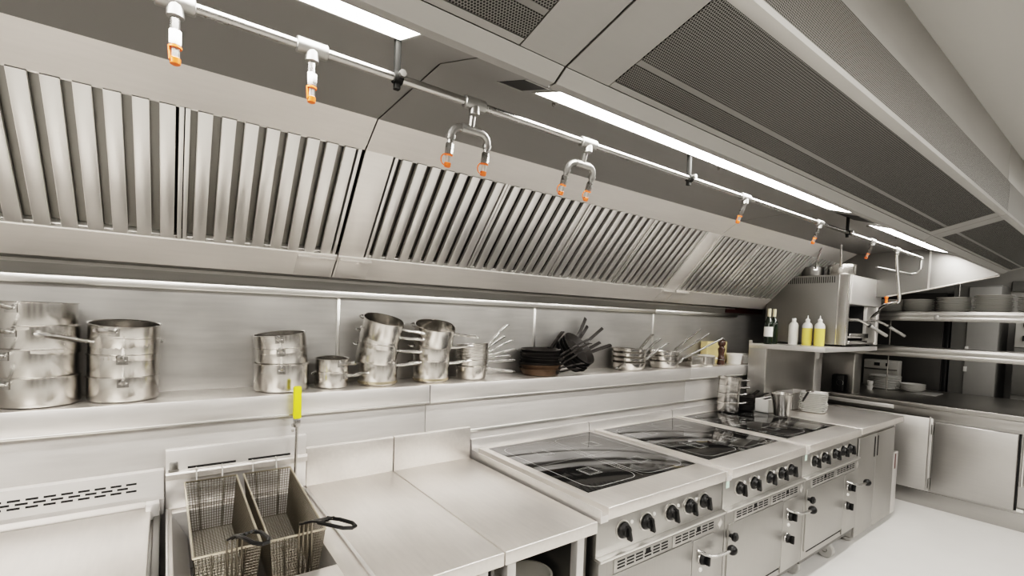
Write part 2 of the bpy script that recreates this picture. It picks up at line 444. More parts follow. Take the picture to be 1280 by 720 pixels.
for sg in (-1, 1): obj('slot_edge', MB().obox(mid + n*.003 + u*(sg*.078), (.05, 0, 0), u*.004, n*.004), 'hood_grey', t)
sl = MB(); mid = Vector((3.66, 1.20, lz(1.20)))
t = thing('vent_slot', 'small dark slot in the hood slope between the middle and far strip lamps', 'vent', tuple(mid))
obj('slot_opening', sl.obox(mid + n*.003, (.16, 0, 0), u*.07, n*.002), 'dark', t)
for sg in (-1, 1): obj('slot_edge', MB().obox(mid + n*.003 + u*(sg*.075), (.165, 0, 0), u*.004, n*.004), 'hood_grey', t)

# ------------------------------------------------------------------ fire suppression pipe
PY, PZ = 1.25, 2.385
t = thing('suppression_pipe', 'long steel fire suppression pipe with orange capped nozzles under the hood', 'pipe', (1.5, PY, PZ))
TX = [.016, .287, .75, 1.232, 2.337, 3.223, 4.133, 4.69]
obj('main_pipe', MB().tube([(-1.5, PY, PZ), (5.34, PY, PZ)], .0115, 12), 'pipe', t)
def tee(x):
    m = MB()
    m.tube([(x-.036, PY, PZ), (x-.034, PY, PZ), (x+.034, PY, PZ), (x+.036, PY, PZ)], [.0155, .0185, .0185, .0155], 14)
    m.tube([(x, PY, PZ), (x, PY, PZ-.032), (x, PY, PZ-.034)], [.0165, .0165, .013], 12)
    return m
def nozzle(top, tilt=0.0, ring_on=True):
    """nipple, hex body, bright stem and orange blow-off cap"""
    d = Vector((0, math.sin(tilt), -math.cos(tilt))); top = Vector(top)
    m = MB().tube([top, top + d*.028], .0095, 10).tube([top + d*.026, top + d*.030, top + d*.058, top + d*.061], [.010, .0125, .0125, .010], 6)
    o = obj('nozzle', m, 'pipe', t)
    obj('nozzle_stem', MB().tube([top + d*.059, top + d*.088], .0085, 10), 'band', o)
    c = MB().tube([top + d*.083, top + d*.085, top + d*.096, top + d*.098], [.0085, .0105, .0095, .006], 12)
    c.tube([top + d*.060, top + d*.064], .0125, 12)
    # pull ring beside the stem
    rc = top + d*.078 + Vector((-.012, -.006, 0))
    ring = [rc + Vector((math.cos(q)*.0145, 0, 0)) + d*(math.sin(q)*.016) for q in [2*PI*k/14 for k in range(14)]]
    if ring_on: c.tube(ring, .0018, 6, closed=True)
    else: c.tube([top + d*.062 + Vector((-.011, -.004, 0)), top + d*.09 + Vector((-.0095, -.004, 0))], .0026, 6)
    obj('orange_cap', c, 'orange', o)
for i, x in enumerate(TX):
    obj('tee_fitting', tee(x), 'cast', t)
    if i in (2, 3):
        tl = .22 if i == 2 else .36
        f = MB(); dn = Vector((0, math.sin(tl), -math.cos(tl))); o0 = Vector((x, PY, PZ)); cr = o0 + dn*.074
        f.tube([o0 + dn*.025, cr], .0105, 10)
        f.tube([cr - Vector((.034, 0, 0)), cr + Vector((.034, 0, 0))], .0135, 12)
        for sg in (-1, 1):
            arc = [cr + Vector((sg*(.034+.030*math.sin(q)), 0, 0)) + dn*.030*(1-math.cos(q)) for q in [PI/2*k/5 for k in range(6)]]
            f.tube([cr + Vector((sg*.03, 0, 0))] + arc + [cr + Vector((sg*.064, 0, 0)) + dn*.042], .0115, 10)
            f.tube([cr + Vector((sg*.064, 0, 0)) + dn*.028, cr + Vector((sg*.064, 0, 0)) + dn*.038], .0145, 12)
        obj('branch_fork', f, 'cast', t)
        for sg in (-1, 1): nozzle(cr + Vector((sg*.064, 0, 0)) + dn*.024, tl)
    elif i < 7:
        nozzle((x, PY, PZ-.032), .0 if i < 2 else .35, i >= 2)
for x in (.506, 1.861, 3.676):
    h = MB()
    h.box(x-.03, x+.03, PY-.02, PY+.045, 2.505, 2.5225, .002).box(x-.008, x+.008, PY-.004, PY+.012, PZ-.03, 2.51, .002)
    h.tube([(x-.012, PY, PZ), (x+.012, PY, PZ)], .0165, 12)
    o = obj('pipe_hanger', h, 'bracket', t)
    obj('clamp_nut', MB().tube([(x+.004, PY-.03, PZ+.004), (x+.004, PY-.012, PZ+.004)], .010, 6), 'cast', o)
e = MB()
arc = [(5.34+.022*math.sin(q), PY, PZ-.022*(1-math.cos(q))) for q in [PI/2*k/5 for k in range(6)]]
e.tube(arc + [(5.362, PY, PZ-.10)], .0145, 12)
e.tube([(5.362, PY, PZ-.09), (5.362, PY+.03, PZ-.13), (5.33, PY+.06, PZ-.14), (4.6, PY+.10, PZ-.14)], .009, 10)
obj('end_elbow', e, 'cast', t)

# gas drop to the grill
t = thing('hanging_hose', 'shiny white pipe dropping from the hood to the grill corner', 'pipe', (4.69, PY, 2.0))
obj('hose_run', MB().tube([(4.69, PY, PZ-.03), (4.73, PY+.005, 2.29), (4.79, 1.26, 2.185), (4.90, 1.268, 2.03), (4.925, 1.275, 1.995), (4.93, 1.285, 1.98), (4.96, 1.32, 1.974), (5.06, 1.40, 1.967), (5.12, 1.43, 1.962), (5.24, 1.49, 1.94), (5.34, 1.52, 1.92), (5.37, 1.56, 1.89), (5.60, 1.66, 1.855)], .013, 12), 'chrome', t)
obj('orange_valve', MB().tube([(5.06, 1.40, 1.975), (5.06, 1.40, 2.02)], .010, 10).sphere((5.06, 1.40, 2.025), .014), 'orange', t)

# ------------------------------------------------------------------ pans
def pan_body(r, h, base=.006, flare=0.0, thick=.0022, lip=.004):
    """outer wall, rolled rim and inside of a straight pan"""
    rb = r - flare; k = .012
    prof = [(0, 0), (rb-k, 0), (rb-k*.35, k*.25), (rb, k)]
    prof += [(r, h-.004), (r+lip, h-.002), (r+lip, h), (r+lip*.4, h+.001), (r-thick, h-.002), (rb-thick, k), (rb-k, thick+.002), (0, thick+.002)]
    return MB().lathe(prof, (0,0,0), 40)
def pan_handle(r, z, ln, rise=.02, w=.012, th=.0062):
    """flat strap handle along +X with a hanging hole, plus rivet plate"""
    m = MB()
    pts = [(r-.002, z), (r+.015, z+.002), (r+.035, z+rise*.16), (r+ln*.6, z+rise*.62), (r+ln, z+rise)]
    for (x0, z0), (x1, z1) in zip(pts, pts[1:]):
        d = Vector((x1-x0, 0, z1-z0)); L = d.length; d.normalize(); up = Vector((-d.z, 0, d.x))
        m.obox(((x0+x1)/2, 0, (z0+z1)/2), d*(L/2+.001), (0, w, 0), up*th, .0012)
    ring = [(r+ln+.006+.011*math.cos(q), .011*math.sin(q), z+rise) for q in [2*PI*k/12 for k in range(12)]]
    m.tube(ring, .0035, 6, closed=True)
    return m
def pan_tube_handle(r, z, ln, rise=.02, rad=.0082):
    m = MB()
    m.tube([(r+.002, 0, z), (r+.015, 0, z+.002), (r+.045, 0, z+rise*.25), (r+ln*.6, 0, z+rise*.68), (r+ln-.012, 0, z+rise*.96), (r+ln, 0, z+rise)], [rad*.8, rad, rad*1.05, rad*1.2, rad*1.2, rad*.5], 8)
    return m
def rivet_plate(r, z, w=.018, hh=.016):
    m = MB(); n = 6; pl = []
    for k in range(n+1):
        q = (k/n-.5) * 2*w/r
        pl.append((math.cos(q), math.sin(q)))
    for (c0, s0), (c1, s1) in zip(pl, pl[1:]):
        m.obox(((c0+c1)/2*(r+.002), (s0+s1)/2*(r+.002), z), (c0*.0018, s0*.0018, 0), ((c1-c0)*r/2*1.05, (s1-s0)*r/2*1.05, 0), (0, 0, hh))
    for yy in (-.010, .010): m.sphere((r+.003, yy, z), .0045, 8, (.7, 1, 1))
    return m
def loop_handle(r, z):
    m = MB()
    pts = [(-(r-.001), -.028, z), (-(r+.014), -.026, z+.003), (-(r+.026), -.014, z+.006), (-(r+.028), 0, z+.006), (-(r+.026), .014, z+.006), (-(r+.014), .026, z+.003), (-(r-.001), .028, z)]
    return m.tube(pts, .0042, 8)
def make_pan(name, label, cat, r, h, hz, hl, rise, loop=True, tube=True, mat='pot', hmat='handle', flare=0.0, stain=False):
    t = thing(name, label, cat)
    obj('pan_body', pan_body(r, h, flare=flare), mat, t)
    hd = obj('handle', (pan_tube_handle if tube else pan_handle)(r, hz, hl, rise), hmat, t)
    obj('rivet_plate', rivet_plate(r - flare*(1-hz/h), hz), hmat, hd)
    if loop: obj('loop_handle', loop_handle(r - flare*(1-hz/h), hz), hmat, t)
    if stain: obj('base_disc', MB().lathe([(r-.012, -.001), (r+.0012, .010), (r+.0012, .022), (r, .023)], (0,0,0), 40), 'pot_base', t)
    return t
def lean(ang, tilt, hrot):
    """tilt about a horizontal axis so the pan leans towards bearing ang, handle pointing to bearing hrot"""
    return (Matrix.Rotation(tilt, 4, Vector((-math.sin(ang), math.cos(ang), 0))) @ Matrix.Rotation(hrot, 4, 'Z')).to_euler()
SZ = 1.3565
used = set()
def put(proto, loc, rot, label, group=None):
    if proto.name not in used:
        used.add(proto.name); proto.location = loc; proto.rotation_euler = rot; proto['label'] = label
        if group: proto['group'] = group
        return proto
    return dup(proto, loc, rot, label, group)
rd = math.radians

# stack A at the far left of the shelf
big = make_pan('saucepan', 'saucepan', 'saucepan', .120, .112, .088, .19, .035)
zA = [0, .104, .190, .277]
for i, (dz, h) in enumerate(zip(zA, (-128, -126, -118, -112))):
    put(big, (-.392 + (.003, -.002, .004, -.004)[i], 2.515, SZ+dz), lean(0, 0, rd(h)), f'wide steel saucepan, {ordinal(i, 4)} in the leftmost pot stack', 'steel saucepans in stacks')
# stack B
mid_ = make_pan('saucepan', 'saucepan', 'saucepan', .117, .100, .078, .18, .03)
for i, (dz, tl, h, bb) in enumerate(((0, 0, -88, 0), (.090, 0, -90, 0), (.158, .05, -146, -20), (.214, .11, -104, -75))):
    put(mid_, (-.138 + (0, .002, .002, .004)[i], 2.52, SZ+dz), lean(rd(bb), tl, rd(h)), f'wide steel saucepan, {ordinal(i, 4)} in the second pot stack from the left', 'steel saucepans in stacks')
# stack C
mc = make_pan('saucepan', 'saucepan', 'saucepan', .122, .132, .105, .17, .03)
put(mc, (.462, 2.52, SZ), lean(0, 0, rd(-101)), 'deep steel saucepan, lowest of the stack of three behind the yellow grip', 'steel saucepans in stacks')
mc2 = make_pan('saucepan', 'saucepan', 'saucepan', .115, .098, .078, .16, .03)
put(mc2, (.464, 2.52, SZ+.112), lean(PI, .07, rd(-101)), 'steel saucepan, middle of the stack of three behind the yellow grip', 'steel saucepans in stacks')
put(mc2, (.460, 2.52, SZ+.178), lean(rd(200), .11, rd(-102)), 'steel saucepan tilted on top of the stack of three behind the yellow grip', 'steel saucepans in stacks')
# stack D, two small pans
sm = make_pan('saucepan', 'saucepan', 'saucepan', .082, .082, .060, .13, .022)
put(sm, (.698, 2.515, SZ), lean(0, 0, rd(-48)), 'small steel saucepan, lower of the short pair beside the tall stacks', 'steel saucepans in stacks')
put(sm, (.699, 2.515, SZ+.068), lean(rd(-90), .05, rd(-74)), 'small steel saucepan, upper of the short pair beside the tall stacks', 'steel saucepans in stacks')
# stack E, leaning tower
te = make_pan('saucepan', 'saucepan', 'saucepan', .104, .128, .105, .135, .02, stain=True)
te2 = make_pan('saucepan', 'saucepan', 'saucepan', .108, .110, .085, .135, .016)
put(te, (.945, 2.52, SZ), lean(0, 0, rd(-36)), 'deep steel saucepan with browned base under the leaning tower of pans', 'steel saucepans in stacks')
for i, (dx, dz, tl, bb) in enumerate(((-.014, .114, .13, -25), (-.006, .190, .16, -40), (.004, .252, .31, -72))):
    put(te2, (.945+dx, 2.52 - (0, .004, .012)[i], SZ+dz), lean(rd(bb), tl, rd((-38, -34, -42)[i])), f'steel saucepan, {("second from the bottom", "third from the bottom", "topmost")[i]} in the leaning tower of pans', 'steel saucepans in stacks')
# stack F, upright tower
put(te, (1.266, 2.52, SZ), lean(0, 0, rd(-32)), 'deep steel saucepan with browned base under the upright tower of pans', 'steel saucepans in stacks')
put(te2, (1.268, 2.52, SZ+.114), lean(0, .02, rd(-26)), 'steel saucepan in the middle of the upright tower of pans', 'steel saucepans in stacks')
tf = make_pan('saucepan', 'saucepan', 'saucepan', .116, .112, .085, .13, .01, loop=True, tube=False)
put(tf, (1.272, 2.51, SZ+.222), lean(rd(-98), .30, rd(-44)), 'open steel saucepan topping the upright tower of pans', 'steel saucepans in stacks')
# stack G: nested small pans with fanned flat handles
sgs = [make_pan('saute_pan', 'saute', 'saute pan', .100, .082, .066, .16, rr, loop=False, tube=False, flare=.010) for rr in (-.01, .015, .04, .075, .125)]
for i in range(7):
    dz = (0, .040, .062, .082, .100, .118, .136)[i]
    put(sgs[(0, 1, 1, 2, 3, 3, 4)[i]], (1.545 + i*.002, 2.52, SZ+dz), lean(rd(20*i), .012*i, rd((-42, -26, -8, -34, -16, 6, -2)[i])), f'small steel saute pan, {ordinal(i, 7)} in the nested pile with fanned handles', 'nested steel saute pans')
# black iron frying pans
bi = make_pan('frying_pan', 'pan', 'frying pan', .140, .042, .030, .20, .12, loop=False, tube=False, mat='iron', hmat='iron', flare=.016)
br = make_pan('frying_pan', 'pan', 'frying pan', .142, .046, .032, .15, .035, loop=False, tube=False, mat='rust', hmat='iron', flare=.014)
for i in range(7):
    pr_ = br if i < 2 else bi
    put(pr_, (2.10 + .006*math.sin(i*2.1), 2.515, SZ + i*.0225), lean(rd(70*i), .035*math.sin(i*1.7), rd((-70, -58, -35, -20, -62, -28, 22)[i])),
        f'{"browned" if i < 2 else "black"} iron frying pan, {ordinal(i, 7)} in the flat pile', 'iron frying pans')
bb_, tt_ = rd(-72), .80
nn = Vector((math.sin(tt_)*math.cos(bb_), math.sin(tt_)*math.sin(bb_), math.cos(tt_)))
for i in range(5):
    p0 = Vector((2.375, 2.535, SZ + .093)) + nn*.023*i
    put(bi, p0, lean(bb_ + .05*math.sin(i*2.3), tt_ + .03*math.sin(i*1.9), rd((22, 50, 8, 58, 34)[i])),
        f'black iron frying pan, {("hindmost", "second from the back", "third from the back", "fourth from the back", "foremost")[i]} in the heap tipped towards the room', 'iron frying pans')
# steel frying pans
fp = make_pan('frying_pan', 'pan', 'frying pan', .140, .060, .045, .19, .14, loop=False, tube=False, flare=.02)
fp2 = make_pan('frying_pan', 'pan', 'frying pan', .140, .060, .045, .20, -.01, loop=False, tube=False, flare=.02)
for i in range(4):
    put(fp2 if i == 0 else fp, (3.03, 2.515, SZ + .037*i), lean(0, .015*i, rd((206, -26, -8, 6)[i])), f'shiny steel frying pan, {ordinal(i, 4)} in the pile right of the black pans', 'steel frying pans')
fq = make_pan('frying_pan', 'pan', 'frying pan', .132, .058, .045, .36, .22, loop=False, tube=False, flare=.014)
for i in range(3):
    put(fq, (3.49, 2.515, SZ + .042*i), lean(0, .015*i, rd((-38, -14, -2)[i])), f'steel frying pan, {ordinal(i, 3)} in the pile with the long raised handles', 'steel frying pans')
t = thing('square_tin', 'square steel tin on the shelf behind the long pan handles', 'container', (3.88, 2.5, SZ))
obj('tin_body', MB().box(3.79, 3.97, 2.43, 2.58, SZ, SZ+.09, .008).box(3.784, 3.976, 2.424, 2.586, SZ+.082, SZ+.094, .003), 'pot', t)
t = thing('stock_pot', 'small lidded steel pot on the shelf left of the pepper mill', 'pot', (4.15, 2.52, SZ))
obj('pot_body', MB().lathe([(0,0),(.078,0),(.084,.008),(.084,.078),(.088,.081),(.082,.082),(.08,.01),(0,.008)], (4.15,2.52,SZ), 32), 'pot', t)
obj('lid', MB().lathe([(.088,.084),(.07,.092),(.03,.098),(0,.1)], (4.15,2.52,SZ), 32), 'ceramic', t)
for a in (rd(-60), rd(120)):
    c = Vector((4.15+.088*math.cos(a), 2.52+.088*math.sin(a), SZ+.065)); o_ = Vector((math.cos(a), math.sin(a), 0)); s_ = Vector((-o_.y, o_.x, 0))
    obj('loop_handle', MB().tube([c - s_*.022, c - s_*.02 + o_*.018, c + s_*.02 + o_*.018, c + s_*.022], .004, 8), 'handle', t)
t = thing('card_box', 'yellow box standing behind the pepper mill', 'box', (4.42, 2.6, SZ))
obj('box_body', MB().box(4.26, 4.62, 2.575, 2.645, SZ, SZ+.215, .002), 'card', t)
obj('box_flap', MB().box(4.255, 4.45, 2.570, 2.576, SZ+.14, SZ+.217, .001), 'card', t)
t = thing('pepper_mill', 'dark turned wooden pepper mill on the shelf', 'pepper mill', (4.335, 2.47, SZ))
obj('mill_body', MB().lathe([(0,0),(.034,0),(.036,.006),(.035,.03),(.030,.036),(.034,.042),(.034,.060),(.030,.066),(.026,.10),(.031,.13),(.034,.15),(.024,.165),(.022,.175),(.034,.192),(.036,.21),(.030,.232),(.014,.242),(0,.244)], (4.335,2.47,SZ), 24), 'wood', t)
obj('top_knob', MB().sphere((4.335,2.47,SZ+.254), .012), 'handle', t)
obj('steel_ring', MB().lathe([(.0365,.046),(.0365,.053)], (4.335,2.47,SZ), 24), 'handle', t)
def tub(x, y, r, h, lb, top='ceramic'):
    t = thing('tub', lb, 'tub', (x, y, SZ), 'white tubs at the shelf end')
    obj('tub_body', MB().lathe([(0,0),(r*.86,0),(r*.9,.004),(r,h-.02),(r+.004,h-.018),(r+.004,h),(r-.003,h),(r*.84,.006),(0,.005)], (x,y,SZ), 28), 'ceramic', t)
    return t
tub(4.56, 2.46, .072, .105, 'white tub right of the pepper mill')
t = tub(4.82, 2.47, .072, .085, 'white lidded tub at the right end of the shelf')
obj('lid', MB().lathe([(.078,.086),(.078,.094),(.07,.098),(0,.099)], (4.82,2.47,SZ), 28), 'greyceramic', t)
t = thing('spice_carton', 'small red and teal carton between the white tubs', 'carton', (4.70, 2.5, SZ))
obj('carton_body', MB().box(4.655, 4.73, 2.47, 2.53, SZ, SZ+.085, .002), 'redlabel', t)
obj('carton_band', MB().box(4.654, 4.731, 2.469, 2.531, SZ+.035, SZ+.062), 'teal', t)

# ------------------------------------------------------------------ left lidded pan unit
t = thing('tilting_pan', 'stainless cooking unit with flat lid left of the fryer', 'cooker', (-.8, 1.85, 0))
obj('cabinet_body', MB().box(-1.55, -.015, 1.38, 2.40, .15, .90, .003), 'front', t)
obj('lid', MB().box(-1.5, -.043, 1.30, 2.345, .915, .938, .006), 'worktop', t)
obj('side_rail', MB().box(-.036, -.014, 1.32, 2.355, .86, .915, .003), 'dark_steel', t)
obj('hinge_block', MB().box(-.062, -.016, 2.30, 2.352, .90, .965, .006), 'sheet', t)
obj('rear_console', MB().prism([(2.352, .90), (2.352, .962), (2.372, .972), (2.392, 1.068), (2.416, 1.073), (2.416, .90)], -1.55, -.003), 'sheet', t)
sv = MB()
for r_ in range(3):
    for k in range(26):
        x0 = -1.3 + k*.047 + (.02 if r_ == 1 else 0); z_ = 1.030 - r_*.0135
        if x0 + .036 > -.085: continue
        yy = 2.372 + (z_-.972)/.096*.020
        sv.obox((x0+.018, yy-.0005, z_), (.0165, 0, 0), (0, .0010, 0), (0, .0007, .0034))
obj('vent_slot', sv, 'dark', t)
for lx in (-1.48, -.08):
    for ly in (1.45, 2.33): obj('leg', MB().tube([(lx, ly, 0), (lx, ly, .16)], .025, 12), 'handle', t)

# ------------------------------------------------------------------ fryer
t = thing('deep_fryer', 'stainless twin-basket deep fryer with tall slotted back', 'fryer', (.27, 1.9, 0))
x0, x1, yb = .003, .545, 2.398
d = MB()
ty0, ty1, tx0, tx1 = 1.585, 2.335, .024, .468
d.box(x0, tx0, 1.345, yb, .885, .90, .002).box(tx1, x1, 1.345, yb, .885, .90, .002).box(tx0, tx1, 1.345, ty0, .885, .90, .002).box(tx0, tx1, ty1, yb, .885, .90, .002)
obj('top_deck', d, 'worktop', t)
obj('side_flange', MB().box(x1-.012, x1, 1.345, 2.33, .90, .910, .003), 'sheet', t)
obj('side_flange', MB().box(x0, x0+.008, 1.345, 2.37, .90, .912, .002), 'sheet', t)
k = MB()
k.quad((tx0, ty0, .899), (tx0, ty1, .899), (.075, ty1-.03, .80), (.075, ty0+.02, .80)).quad((.075, ty0+.02, .80), (.075, ty1-.03, .80), (.075, ty1-.03, .60), (.075, ty0+.02, .60))
k.quad((tx1, ty0, .899), (tx1, ty1, .899), (tx1-.004, ty1-.02, .60), (tx1-.004, ty0, .60)).quad((tx0, ty0, .899), (tx1, ty0, .899), (tx1-.004, ty0+.02, .60), (.075, ty0+.02, .60))
k.quad((tx0, ty1, .899), (tx1, ty1, .899), (tx1-.004, ty1-.03, .60), (.075, ty1-.03, .60))
obj('tank', k, 'sheet', t)
obj('oil', MB().box(.06, tx1, ty0, ty1, .60, .665), 'greywater', t)
obj('riser', MB().box(x0, x1+.004, 2.385, 2.4165, .90, 1.15, .003), 'sheet', t)
obj('hanger_ledge', MB().prism([(2.385, 1.025), (2.366, 1.028), (2.366, 1.050), (2.372, 1.058), (2.385, 1.060)], x0, x1+.006), 'worktop', t)
s_ = MB()
for a_, b_ in ((.078, .255), (.303, .478)): s_.box(a_, b_, 2.3835, 2.386, 1.064, 1.073)
obj('hanger_slot', s_, 'dark', t)
obj('switch', MB().box(.016, .044, 2.376, 2.386, 1.066, 1.10, .004).box(.012, .048, 2.378, 2.386, 1.062, 1.068), 'cast', t)
obj('cabinet_body', MB().box(x0, x0+.02, 1.37, 2.38, .15, .885).box(x1-.02, x1, 1.37, 2.38, .15, .885).box(x0+.02, x1-.02, 1.37, 1.39, .15, .885).box(x0+.02, x1-.02, 2.35, 2.38, .15, .885).box(x0+.02, x1-.02, 1.39, 2.35, .15, .2), 'front', t)
obj('door', MB().box(x0+.01, x1-.01, 1.352, 1.369, .18, .80, .003), 'front', t)
for lx in (.04, .50):
    for ly in (1.43, 2.3): obj('leg', MB().tube([(lx, ly, 0), (lx, ly, .16)], .022, 12), 'handle', t)
# baskets
def basket(bx0, bx1, fx0, fx1, lb, hx, hook, tipd):
    t = thing('fryer_basket', lb, 'fryer basket', ((bx0+bx1)/2, 2.0, .82), 'fryer baskets')
    yb_, yf, zb_, zf, dep = 2.345, 1.665, 1.017, .994, .205
    A = [Vector((bx0, yb_, zb_)), Vector((bx1, yb_, zb_)), Vector((fx1, yf, zf)), Vector((fx0, yf, zf))]
    ins = .018
    B = [A[0]+Vector((ins, -.02, -dep)), A[1]+Vector((-ins, -.02, -dep)), A[2]+Vector((-ins, .035, -dep+.005)), A[3]+Vector((ins, .035, -dep+.005))]
    obj('rim', MB().tube(A, .0042, 6, closed=True), 'rim', t)
    def wall(p00, p10, p11, p01, nu, nv, rad=.0012):
        m = MB()
        for i in range(nu+1):
            f = i/nu; m.tube([p00.lerp(p10, f), p01.lerp(p11, f)], rad, 4, caps=False)
        for j in range(1, nv+1):
            f = j/nv; m.tube([p00.lerp(p01, f), p10.lerp(p11, f)], rad, 4, caps=False)
        return m
    for (p, q, r_, s2, nu, nv) in ((A[0], A[1], B[1], B[0], 18, 19), (A[1], A[2], B[2], B[1], 66, 20), (A[2], A[3], B[3], B[2], 18, 20), (A[3], A[0], B[0], B[3], 66, 20)):
        obj('mesh_wall', wall(p, q, r_, s2, nu, nv), 'wire', t)
    obj('mesh_floor', wall(B[0], B[1], B[2], B[3], 16, 62), 'wire', t)
    rb = MB()
    for f in (.25, .75):
        rb.tube([A[0].lerp(A[1], f), B[0].lerp(B[1], f), B[3].lerp(B[2], f), A[3].lerp(A[2], f)], .0022, 6)
    rb.tube(B, .0024, 6, closed=True)
    obj('support_wire', rb, 'wire', t)
    for f in hook:
        p = A[0].lerp(A[1], f)
        obj('hook', MB().tube([p + Vector((0, 0, -.01)), p + Vector((0, .012, .02)), Vector((p.x, 2.362, 1.056)), Vector((p.x, 2.378, 1.066))], .0028, 6), 'band', t)
    # handle: wires rising up the front, then a dipping loop towards the room
    hp = A[3].lerp(A[2], hx)
    g = MB()
    tip = hp + Vector(tipd); root = hp + Vector((0, -.012, .045))
    for k in range(4):
        o_ = (k-1.5)*.0135
        g.tube([hp + Vector((o_, -.004, -.16)), hp + Vector((o_, -.006, .0)), root + Vector((o_, 0, 0)), root.lerp(tip, .55) + Vector((o_*.9, 0, .008))], .0028, 6)
    hd = obj('handle', g, 'wire', t)
    c = root.lerp(tip, .75); dr = Vector((tip.x-root.x, tip.y-root.y, 0)).normalized(); sd = Vector((-dr.y, dr.x, 0))
    bw = MB()
    for k in range(4):
        o_ = (k-1.5)*.0128
        bw.tube([root + Vector((o_, 0, -.004)), root.lerp(tip, .3) + Vector((o_, 0, .006)), root.lerp(tip, .62) + sd*(k-1.5)*.013 + Vector((0, 0, .008))], .0042, 6)
    obj('dark_wires', bw, 'black', hd)
    loop = [root.lerp(tip, .45) + sd*.020 + Vector((0,0,.006)), c + sd*.024, c + dr*.055 + sd*.021, c + dr*.078 + sd*.008, c + dr*.078 - sd*.008, c + dr*.055 - sd*.021, c - sd*.024, root.lerp(tip, .45) - sd*.020 + Vector((0,0,.006))]
    obj('grip', MB().tube(loop, .0062, 8), 'black', hd)
    return t
basket(.067, .254, .070, .252, 'wire fryer basket on the left of the fryer, hooked on its back', .58, (.22, .72), (.045, -.15, .098))
basket(.281, .471, .276, .449, 'wire fryer basket on the right of the fryer, beside the worktop', .62, (.20, .70), (.085, -.15, .075))
# yellow grip rod
t = thing('fryer_rod', 'thin metal rod with yellow grip standing behind the right basket', 'rod', (.494, 2.335, .9))
obj('rod', MB().tube([(.490, 2.338, .901), (.491, 2.338, 1.0), (.495, 2.334, 1.225)], .0062, 10), 'handle', t)
obj('clamp', MB().box(.480, .508, 2.322, 2.346, 1.205, 1.245, .003).tube([(.476, 2.33, 1.21), (.476, 2.33, 1.222)], .006, 8).tube([(.476, 2.33, 1.186), (.476, 2.33, 1.196)], .006, 8), 'handle', t)
obj('yellow_grip', MB().box(.4775, .5125, 2.322, 2.346, 1.243, 1.396, .008, 3), 'yellow', t)

# ------------------------------------------------------------------ neutral worktops
for i, (a, b, lb) in enumerate(((.549, .990, 'stainless worktop with upstand right of the fryer'), (.9945, 1.472, 'stainless worktop with upstand and buckets beneath, left of the first range'))):
    t = thing('worktop_unit', lb, 'worktop', ((a+b)/2, 1.87, 0), 'neutral worktops')
    obj('top', MB().box(a, b, 1.344, 2.40, .848, .90, .004, 3), 'worktop', t)
    obj('upstand', MB().box(a, b, 2.384, 2.408, .895, 1.085, .004, 3), 'worktop', t)
    obj('back_panel', MB().box(a+.02, b-.02, 2.36, 2.38, .15, .85), 'dark_steel', t)
    obj('lower_shelf', MB().box(a+.02, b-.03, 1.42, 2.36, .43, .45, .002), 'front', t)
    obj('side_panel', MB().box(b-.02, b-.004, 1.40, 2.36, .15, .848, .002), 'dark_steel', t)
    obj('side_panel', MB().box(a+.004, a+.012, 1.44, 2.36, .15, .848, .001), 'dark_steel', t)
    for lx in (a+.045, b-.075):
        for ly in (1.385, 2.34): obj('leg', MB().box(lx-.02, lx+.02, ly-.02, ly+.02, 0, .848, .003), 'sheet', t)
def bucket(x, y, z, r, h, lb, mat, inside):
    t = thing('bucket', lb, 'bucket', (x, y, z), 'buckets under the worktop')
    obj('bucket_body', MB().lathe([(0,0),(r*.85,0),(r*.87,.004),(r,h-.012),(r+.005,h-.012),(r+.006,h),(r-.004,h),(r*.84,.01),(0,.008)], (x,y,z), 36), mat, t)
    obj('handle', MB().tube([(x+(r+.006)*math.cos(q), y-.01-(.0+.10*abs(math.sin(q)))*0-.02*math.sin(q), z+h-.03-.10*math.sin(q)) for q in [PI*k/12 for k in range(13)]], .003, 6), inside, t)
bucket(1.385-.05, 1.86, .4505, .115, .165, 'white plastic bucket at the back under the worktop', 'white', 'white')
bucket(1.31, 1.60, .4505, .105, .16, 'milky plastic bucket at the front under the worktop', 'tubwall', 'white')

